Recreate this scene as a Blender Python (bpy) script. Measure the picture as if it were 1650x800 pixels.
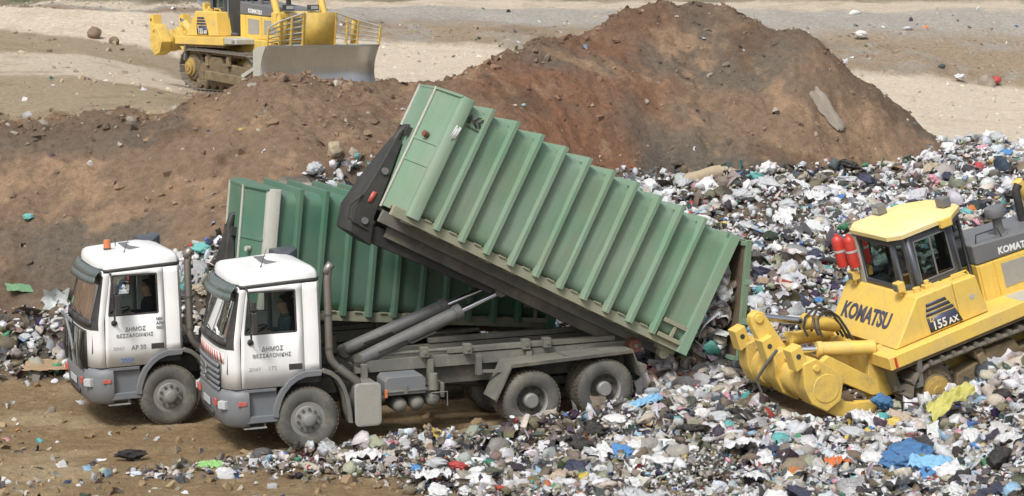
import bpy, bmesh, math, random
import numpy as np
from mathutils import Vector, Matrix

# ------------------------------------------------------------------ clear
for o in list(bpy.data.objects):
    bpy.data.objects.remove(o)
scn = bpy.context.scene
C = scn.collection
R = math.radians

# ------------------------------------------------------------------ camera
CAM_H = 7.7
FPX = 3160.0                      # focal length in photograph pixels (1650 wide)
PITCH = math.atan(410.0 / FPX)
cam_d = bpy.data.cameras.new('camera')
cam_d.sensor_width = 36.0
cam_d.lens = FPX / 1650.0 * 36.0
cam_d.clip_start = 0.5
cam_d.clip_end = 2000.0
cam = bpy.data.objects.new('camera', cam_d)
C.objects.link(cam)
cam.location = (0, 0, CAM_H)
cam.rotation_euler = (math.pi / 2 - PITCH, 0, 0)
scn.camera = cam

# ------------------------------------------------------------------ sky, sun, exposure
SUN_EL, SUN_AZ = R(52), R(205)    # azimuth clockwise from +Y : behind the camera, to its left
world = bpy.data.worlds.new('World')
scn.world = world
world.use_nodes = True
wn, wl = world.node_tree.nodes, world.node_tree.links
wn.clear()
w_out = wn.new('ShaderNodeOutputWorld')
w_bg = wn.new('ShaderNodeBackground')
w_sky = wn.new('ShaderNodeTexSky')
w_sky.sky_type = 'NISHITA'
w_sky.sun_disc = False
w_sky.sun_elevation = SUN_EL
w_sky.sun_rotation = SUN_AZ
w_sky.air_density = 1.0
w_sky.dust_density = 5.0
w_sky.ozone_density = 1.0
w_hs = wn.new('ShaderNodeHueSaturation')
w_hs.inputs['Saturation'].default_value = 0.42
w_bg.inputs['Strength'].default_value = 0.12
wl.new(w_sky.outputs[0], w_hs.inputs['Color'])
wl.new(w_hs.outputs[0], w_bg.inputs['Color'])
wl.new(w_bg.outputs[0], w_out.inputs['Surface'])

sun_d = bpy.data.lights.new('sun', 'SUN')
sun_d.energy = 2.0
sun_d.angle = R(12)
sun_d.color = (1.0, 0.98, 0.95)
sun = bpy.data.objects.new('sun', sun_d)
C.objects.link(sun)
_sd = Vector((math.sin(SUN_AZ) * math.cos(SUN_EL), math.cos(SUN_AZ) * math.cos(SUN_EL), math.sin(SUN_EL)))
sun.rotation_euler = _sd.to_track_quat('Z', 'Y').to_euler()
sun.location = _sd * 60

scn.view_settings.view_transform = 'Standard'
scn.view_settings.look = 'None'
scn.view_settings.gamma = 1.0
scn.view_settings.use_curve_mapping = False
scn.view_settings.exposure = 0.30
scn.render.engine = 'CYCLES'

# ------------------------------------------------------------------ materials
MATS = {}
def _new(name):
    m = bpy.data.materials.new(name)
    m.use_nodes = True
    nt = m.node_tree
    b = nt.nodes['Principled BSDF']
    MATS[name] = m
    return m, nt, b

def ramp(nt, fac, stops):
    r = nt.nodes.new('ShaderNodeValToRGB')
    el = r.color_ramp.elements
    while len(el) < len(stops):
        el.new(0.5)
    for e, (p, c) in zip(el, stops):
        e.position = p
        e.color = (c, c, c, 1) if isinstance(c, (int, float)) else (*c, 1)
    nt.links.new(fac, r.inputs[0])
    return r

def noise(nt, vec, scale, detail=6, rough=0.6, dist=0.0):
    n = nt.nodes.new('ShaderNodeTexNoise')
    n.inputs['Scale'].default_value = scale
    n.inputs['Detail'].default_value = detail
    n.inputs['Roughness'].default_value = rough
    n.inputs['Distortion'].default_value = dist
    if vec is not None:
        nt.links.new(vec, n.inputs['Vector'])
    return n

def mixc(nt, fac, a, b):
    m = nt.nodes.new('ShaderNodeMix')
    m.data_type = 'RGBA'
    for sock, v in ((m.inputs[0], fac), (m.inputs[6], a), (m.inputs[7], b)):
        if isinstance(v, (int, float)):
            sock.default_value = v
        elif isinstance(v, tuple):
            sock.default_value = (*v, 1)
        else:
            nt.links.new(v, sock)
    return m.outputs[2]

def paint(name, col, dirt=(0.22, 0.18, 0.13), amount=0.35, scale=2.2, rough=0.45, metal=0.0,
          streak=0.0, fade=0.0, bump=0.0, bumpscale=40, speck=0.0):
    """painted / dusty hard surface: base colour, blotchy dust, run streaks, chips"""
    m, nt, b = _new(name)
    L = nt.links
    tc = nt.nodes.new('ShaderNodeTexCoord')
    obj = tc.outputs['Object']
    n1 = noise(nt, obj, scale, 8, 0.65, 0.4)
    f1 = ramp(nt, n1.outputs['Fac'], [(0.42, 0.0), (0.78, 1.0)])
    n2 = noise(nt, obj, scale * 9, 5, 0.7)
    f2 = ramp(nt, n2.outputs['Fac'], [(0.35, 0.4), (0.7, 1.0)])
    mul = nt.nodes.new('ShaderNodeMath'); mul.operation = 'MULTIPLY'
    L.new(f1.outputs[0], mul.inputs[0]); L.new(f2.outputs[0], mul.inputs[1])
    amt = nt.nodes.new('ShaderNodeMath'); amt.operation = 'MULTIPLY_ADD'
    L.new(mul.outputs[0], amt.inputs[0])
    amt.inputs[1].default_value = amount
    amt.inputs[2].default_value = amount * 0.18
    base = col
    if fade > 0:
        n3 = noise(nt, obj, scale * 0.7, 4, 0.55, 0.8)
        f3 = ramp(nt, n3.outputs['Fac'], [(0.35, 0.0), (0.7, fade)])
        pale = tuple(c * 0.55 + 0.45 * (sum(col) / 3 * 0.7 + 0.22) for c in col)
        base = mixc(nt, f3.outputs[0], col, pale)
    if streak > 0:
        mp = nt.nodes.new('ShaderNodeMapping')
        mp.inputs['Scale'].default_value = (9, 9, 0.55)
        L.new(obj, mp.inputs['Vector'])
        n4 = noise(nt, mp.outputs[0], 1.6, 5, 0.6)
        f4 = ramp(nt, n4.outputs['Fac'], [(0.5, 0.0), (0.75, streak)])
        base = mixc(nt, f4.outputs[0], base, tuple(c * 0.5 + d * 0.35 for c, d in zip(col, dirt)))
    c = mixc(nt, amt.outputs[0], base, dirt)
    if speck > 0:
        n5 = noise(nt, obj, 34, 3, 0.6)
        f5 = ramp(nt, n5.outputs['Fac'], [(0.66, 0.0), (0.72, speck)])
        c = mixc(nt, f5.outputs[0], c, (0.10, 0.05, 0.025))
    L.new(c, b.inputs['Base Color'])
    b.inputs['Metallic'].default_value = metal
    rr = nt.nodes.new('ShaderNodeMath'); rr.operation = 'MULTIPLY_ADD'
    L.new(amt.outputs[0], rr.inputs[0]); rr.inputs[1].default_value = 0.45; rr.inputs[2].default_value = rough
    L.new(rr.outputs[0], b.inputs['Roughness'])
    if bump > 0:
        n6 = noise(nt, obj, bumpscale, 5, 0.6)
        bp = nt.nodes.new('ShaderNodeBump')
        bp.inputs['Strength'].default_value = bump
        bp.inputs['Distance'].default_value = 0.02
        L.new(n6.outputs['Fac'], bp.inputs['Height'])
        L.new(bp.outputs[0], b.inputs['Normal'])
    return m

def glass(name, tint, refl=0.12):
    m, nt, b = _new(name)
    nt.nodes.remove(b)
    out = nt.nodes['Material Output']
    tr = nt.nodes.new('ShaderNodeBsdfTransparent'); tr.inputs[0].default_value = (*tint, 1)
    gl = nt.nodes.new('ShaderNodeBsdfGlossy'); gl.inputs['Roughness'].default_value = 0.04
    lw = nt.nodes.new('ShaderNodeLayerWeight'); lw.inputs[0].default_value = 0.35
    ad = nt.nodes.new('ShaderNodeMath'); ad.operation = 'ADD'; ad.inputs[1].default_value = refl
    nt.links.new(lw.outputs['Fresnel'], ad.inputs[0])
    mx = nt.nodes.new('ShaderNodeMixShader')
    nt.links.new(ad.outputs[0], mx.inputs[0]); nt.links.new(tr.outputs[0], mx.inputs[1]); nt.links.new(gl.outputs[0], mx.inputs[2])
    nt.links.new(mx.outputs[0], out.inputs['Surface'])
    return m

DUST = (0.30, 0.25, 0.18)
paint('white_paint', (0.80, 0.81, 0.80), (0.42, 0.37, 0.29), 0.22, 1.4, 0.30, streak=0.12)
paint('grey_plastic', (0.150, 0.168, 0.190), DUST, 0.42, 2.5, 0.5, bump=0.05)
paint('black_plastic', (0.028, 0.031, 0.036), DUST, 0.25, 3, 0.42)
paint('visor', (0.085, 0.12, 0.115), DUST, 0.25, 3, 0.25)
paint('chassis', (0.055, 0.057, 0.055), (0.25, 0.22, 0.16), 0.95, 2.0, 0.6, bump=0.25)
paint('dusty_steel', (0.105, 0.108, 0.100), (0.33, 0.305, 0.235), 0.80, 1.6, 0.6, bump=0.2)
paint('dark_steel', (0.018, 0.02, 0.021), (0.16, 0.14, 0.11), 0.40, 1.6, 0.55, bump=0.2)
paint('tyre', (0.052, 0.054, 0.053), (0.31, 0.29, 0.235), 0.75, 2.0, 0.8, bump=0.35, bumpscale=60)
paint('tyre_tread', (0.05, 0.05, 0.048), (0.30, 0.24, 0.16), 1.1, 2.0, 0.85, bump=0.5, bumpscale=50)
paint('rim_steel', (0.27, 0.275, 0.265), (0.20, 0.18, 0.14), 0.7, 4, 0.5, metal=0.2)
paint('hub_dark', (0.05, 0.05, 0.05), (0.20, 0.18, 0.14), 0.6, 5, 0.6)
paint('chrome', (0.78, 0.79, 0.80), (0.4, 0.4, 0.38), 0.1, 4, 0.12, metal=1.0)
paint('exhaust_steel', (0.36, 0.34, 0.31), (0.19, 0.11, 0.07), 0.6, 2.2, 0.38, metal=0.75)
paint('alu_plate', (0.47, 0.48, 0.47), (0.30, 0.27, 0.21), 0.5, 3, 0.45, metal=0.35, bump=0.6, bumpscale=120)
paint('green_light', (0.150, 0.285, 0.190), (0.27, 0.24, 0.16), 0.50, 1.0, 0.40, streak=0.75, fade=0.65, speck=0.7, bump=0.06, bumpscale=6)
paint('green_dark', (0.055, 0.170, 0.108), (0.20, 0.20, 0.14), 0.40, 1.0, 0.40, streak=0.75, fade=0.45, speck=0.3, bump=0.06, bumpscale=6)  # darker green, partly shade from between the containers put into the paint
paint('green_dirty', (0.24, 0.27, 0.19), (0.36, 0.31, 0.215), 1.0, 1.5, 0.65, speck=0.5, bump=0.3)
paint('pale_worn', (0.47, 0.48, 0.43), (0.29, 0.24, 0.16), 0.6, 1.5, 0.55, streak=0.4, speck=0.5)
paint('container_inside', (0.085, 0.062, 0.042), (0.17, 0.12, 0.07), 0.9, 2.0, 0.7, streak=0.6, bump=0.3)
paint('yellow_paint', (0.82, 0.56, 0.10), (0.46, 0.36, 0.20), 0.75, 1.2, 0.38, streak=0.55, speck=0.55)
paint('yellow_worn', (0.80, 0.545, 0.10), (0.30, 0.23, 0.13), 0.95, 2.6, 0.5, speck=0.6, bump=0.2)
paint('yellow_roof', (0.85, 0.64, 0.22), (0.80, 0.71, 0.48), 0.9, 1.0, 0.4)
paint('cab_charcoal', (0.055, 0.065, 0.082), (0.25, 0.23, 0.19), 0.25, 2, 0.35)
paint('hood_grey', (0.135, 0.148, 0.165), DUST, 0.4, 2, 0.4)
paint('track_steel', (0.17, 0.165, 0.155), (0.30, 0.245, 0.165), 0.95, 3.0, 0.5, metal=0.35, bump=0.3)
paint('track_mud', (0.115, 0.088, 0.058), (0.33, 0.25, 0.13), 0.95, 3.0, 0.8, bump=0.6, bumpscale=18)
paint('blade_steel', (0.62, 0.63, 0.64), (0.30, 0.26, 0.2), 0.35, 1.0, 0.28, metal=0.9, streak=0.3)
paint('decal_blue', (0.035, 0.045, 0.09), DUST, 0.2, 3, 0.4)
paint('letter_grey', (0.12, 0.14, 0.16), (0.6, 0.6, 0.58), 0.45, 14, 0.5)
paint('letter_faint', (0.40, 0.42, 0.44), (0.75, 0.75, 0.72), 0.5, 14, 0.5)
paint('letter_blue', (0.06, 0.16, 0.36), (0.4, 0.42, 0.44), 0.3, 10, 0.5)
paint('letter_navy', (0.035, 0.045, 0.10), (0.5, 0.38, 0.15), 0.25, 8, 0.5)
paint('letter_white', (0.80, 0.80, 0.78), DUST, 0.2, 8, 0.5)
paint('red_paint', (0.55, 0.035, 0.025), DUST, 0.25, 5, 0.35)
paint('red_faded', (0.52, 0.10, 0.075), (0.5, 0.3, 0.25), 0.3, 5, 0.45)
paint('roller_red', (0.16, 0.045, 0.03), (0.2, 0.14, 0.1), 0.7, 5, 0.6)
paint('lamp_lens', (0.50, 0.52, 0.53), (0.30, 0.29, 0.26), 0.6, 8, 0.15)
paint('ram_grey', (0.085, 0.09, 0.095), (0.27, 0.25, 0.21), 0.6, 2.2, 0.45, bump=0.1)
paint('yellow_muddy', (0.46, 0.30, 0.06), (0.20, 0.15, 0.09), 1.1, 5.0, 0.7, bump=0.4)
paint('amber_lens', (0.62, 0.19, 0.07), DUST, 0.3, 6, 0.3)
paint('grille_net', (0.36, 0.35, 0.31), (0.25, 0.22, 0.17), 0.5, 8, 0.6, bump=0.3, bumpscale=150)
paint('rubber_hose', (0.02, 0.021, 0.023), (0.2, 0.17, 0.13), 0.4, 6, 0.5)
paint('seat_cloth', (0.035, 0.037, 0.045), (0.1, 0.1, 0.1), 0.3, 5, 0.9)
paint('cab_lining', (0.055, 0.055, 0.058), (0.1, 0.1, 0.1), 0.3, 3, 0.85)
paint('skin', (0.55, 0.34, 0.25), (0.36, 0.18, 0.12), 0.25, 9, 0.5)
paint('hair', (0.022, 0.017, 0.014), (0.05, 0.04, 0.03), 0.3, 20, 0.7)
paint('jacket_navy', (0.016, 0.018, 0.026), (0.05, 0.05, 0.06), 0.4, 6, 0.9)
paint('shirt_teal', (0.10, 0.17, 0.19), (0.2, 0.22, 0.22), 0.4, 6, 0.9)
glass('cab_glass', (0.86, 0.91, 0.89), 0.04)
glass('screen_glass', (0.68, 0.78, 0.74), 0.16)
glass('dozer_glass', (0.42, 0.52, 0.48), 0.16)

# ------------------------------------------------------------------ mesh helpers
class MB:
    """collects shapes; build() links them as ONE mesh object"""
    def __init__(s):
        s.v = []; s.f = []; s.m = []; s.mi = 0
    def add(s, vs, fs):
        o = len(s.v)
        s.v += [tuple(map(float, p)) for p in vs]
        for f in fs:
            s.f.append([o + i for i in f]); s.m.append(s.mi)
        return s
    def box(s, x0, x1, y0, y1, z0, z1):
        vs = [(x, y, z) for x in (x0, x1) for y in (y0, y1) for z in (z0, z1)]
        return s.add(vs, [(0, 1, 3, 2), (4, 6, 7, 5), (0, 4, 5, 1), (2, 3, 7, 6), (0, 2, 6, 4), (1, 5, 7, 3)])
    def prism(s, poly, a, b, axis='y'):
        """poly: 2-D outline; axis y -> (x,z), x -> (y,z), z -> (x,y)"""
        def P(p, t):
            return {'y': (p[0], t, p[1]), 'x': (t, p[0], p[1]), 'z': (p[0], p[1], t)}[axis]
        n = len(poly)
        vs = [P(p, a) for p in poly] + [P(p, b) for p in poly]
        fs = [tuple(range(n)), tuple(range(2 * n - 1, n - 1, -1))]
        fs += [(i, (i + n), (i + 1) % n + n, (i + 1) % n) for i in range(n)]
        return s.add(vs, fs)
    def loft(s, rings, cap=True, closed=True):
        n = len(rings[0]); vs = [p for r in rings for p in r]; fs = []
        for k in range(len(rings) - 1):
            for i in range(n if closed else n - 1):
                j = (i + 1) % n
                fs.append((k * n + i, k * n + j, (k + 1) * n + j, (k + 1) * n + i))
        if cap:
            fs.append(tuple(range(n - 1, -1, -1)))
            fs.append(tuple(range((len(rings) - 1) * n, len(rings) * n)))
        return s.add(vs, fs)
    def cyl(s, p0, p1, r0, r1=None, n=20, cap=True):
        r1 = r0 if r1 is None else r1
        return s.tube([p0, p1], [r0, r1], n, cap)
    def tube(s, path, r, n=12, cap=True):
        path = [Vector(p) for p in path]
        if isinstance(r, (int, float)): r = [r] * len(path)
        rings = []; ref = None
        for k, p in enumerate(path):
            a = path[max(k - 1, 0)]; b = path[min(k + 1, len(path) - 1)]
            d = (b - a).normalized()
            if ref is None:
                ref = Vector((0, 0, 1)) if abs(d.z) < 0.9 else Vector((1, 0, 0))
            u = (ref - d * ref.dot(d)).normalized(); w = d.cross(u); ref = u
            rings.append([tuple(p + (u * math.cos(t) + w * math.sin(t)) * r[k]) for t in [2 * math.pi * i / n for i in range(n)]])
        return s.loft(rings, cap)
    def lathe(s, prof, c, axis, n=40, cap=True):
        """prof: (radius, offset along axis)"""
        c = Vector(c); d = Vector(axis).normalized()
        ref = Vector((0, 0, 1)) if abs(d.z) < 0.9 else Vector((1, 0, 0))
        u = (ref - d * ref.dot(d)).normalized(); w = d.cross(u)
        rings = [[tuple(c + d * h + (u * math.cos(t) + w * math.sin(t)) * r) for t in [2 * math.pi * i / n for i in range(n)]] for r, h in prof]
        return s.loft(rings, cap)
    def beam(s, p0, p1, w, h, up=(0, 0, 1)):
        p0, p1 = Vector(p0), Vector(p1); d = (p1 - p0).normalized(); up = Vector(up)
        sd = d.cross(up).normalized(); u = sd.cross(d).normalized()
        R_ = lambda p: [tuple(p + sd * a * w / 2 + u * b * h / 2) for a, b in ((-1, -1), (1, -1), (1, 1), (-1, 1))]
        return s.loft([R_(p0), R_(p1)])
    def strip(s, a, b):
        """sheet between two polylines"""
        n = len(a)
        return s.add(list(a) + list(b), [(i, i + 1, n + i + 1, n + i) for i in range(n - 1)])
    def data(s, name, mats):
        me = bpy.data.meshes.new(name)
        me.from_pydata(s.v, [], s.f)
        for m in (mats if isinstance(mats, (list, tuple)) else [mats]):
            me.materials.append(MATS[m] if isinstance(m, str) else m)
        if any(s.m): me.polygons.foreach_set('material_index', s.m)
        me.update()
        return me
    def build(s, name, mats, parent=None, bevel=0.0, smooth=True, solid=0.0, fix=True, angle=35):
        me = s.data(name, mats)
        if fix:
            bm = bmesh.new(); bm.from_mesh(me)
            bmesh.ops.recalc_face_normals(bm, faces=bm.faces); bm.to_mesh(me); bm.free()
        return link(name, me, parent, bevel, smooth, solid, angle)

def link(name, me, parent=None, bevel=0.0, smooth=True, solid=0.0, angle=35):
    o = bpy.data.objects.new(name, me)
    C.objects.link(o)
    o.parent = parent
    if solid:
        md = o.modifiers.new('thickness', 'SOLIDIFY'); md.thickness = solid; md.offset = 0
    if bevel:
        md = o.modifiers.new('bevel', 'BEVEL'); md.width = bevel; md.segments = 2
        md.limit_method = 'ANGLE'; md.angle_limit = R(angle); md.harden_normals = True; md.use_clamp_overlap = True
        me.polygons.foreach_set('use_smooth', [True] * len(me.polygons))
    elif smooth:
        sharp_smooth(me, angle)
    return o

def sharp_smooth(me, deg=35):
    bm = bmesh.new(); bm.from_mesh(me)
    for f in bm.faces: f.smooth = True
    for e in bm.edges:
        if len(e.link_faces) == 2:
            try:
                if e.calc_face_angle() > R(deg): e.smooth = False
            except ValueError: pass
    bm.to_mesh(me); bm.free()

def empty(name, loc=(0, 0, 0), rot=(0, 0, 0)):
    o = bpy.data.objects.new(name, None); C.objects.link(o)
    o.empty_display_size = 0.3
    o.location = loc; o.rotation_euler = rot
    return o

def tag(o, label=None, cat=None, group=None, kind=None):
    if label: o['label'] = label
    if cat: o['category'] = cat
    if group: o['group'] = group
    if kind: o['kind'] = kind
    return o

def copy_part(o, parent, name=None):
    c = o.copy(); C.objects.link(c); c.parent = parent
    return c

_dg_tmp = []
def text_obj(name, body, size, mat, parent, origin, u, v, bold=0.0, sx=1.0, shear=0.0, align='LEFT', depth=0.003, space=1.0):
    """flat lettering laid on a surface: u = reading direction, v = up"""
    cu = bpy.data.curves.new('t', 'FONT'); cu.body = body; cu.size = size
    cu.offset = bold; cu.extrude = depth; cu.align_x = align; cu.shear = shear; cu.space_line = 0.85; cu.space_character = space
    cu.resolution_u = 3
    t = bpy.data.objects.new('t', cu); C.objects.link(t)
    dg = bpy.context.evaluated_depsgraph_get()
    me = bpy.data.meshes.new_from_object(t.evaluated_get(dg))
    bpy.data.objects.remove(t); bpy.data.curves.remove(cu)
    u = Vector(u).normalized(); v = Vector(v); v = (v - u * v.dot(u)).normalized(); w = u.cross(v)
    M = Matrix(((u.x * sx, v.x, w.x, origin[0]), (u.y * sx, v.y, w.y, origin[1]), (u.z * sx, v.z, w.z, origin[2]), (0, 0, 0, 1)))
    me.transform(M); me.name = name
    me.materials.clear(); me.materials.append(MATS[mat])
    o = bpy.data.objects.new(name, me); C.objects.link(o); o.parent = parent
    return o

# ------------------------------------------------------------------ numpy noise
def vnoise(x, y, seed=0):
    xi = np.floor(x).astype(np.int64); yi = np.floor(y).astype(np.int64)
    fx = x - xi; fy = y - yi
    fx = fx * fx * (3 - 2 * fx); fy = fy * fy * (3 - 2 * fy)
    def h(a, b):
        n = (a * 374761393 + b * 668265263 + seed * 144665) & 0x7fffffff
        n = ((n ^ (n >> 13)) * 1274126177) & 0x7fffffff
        return ((n ^ (n >> 16)) & 0xffff) / 65535.0
    return (h(xi, yi) * (1 - fx) + h(xi + 1, yi) * fx) * (1 - fy) + (h(xi, yi + 1) * (1 - fx) + h(xi + 1, yi + 1) * fx) * fy

def fbm(x, y, seed=0, oct=5, gain=0.5):
    s = 0; a = 1; t = 0
    for k in range(oct):
        s = s + a * (vnoise(x * 2 ** k, y * 2 ** k, seed + k * 7) - 0.5); t += a; a *= gain
    return s / t * 2      # about -1..1

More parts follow.
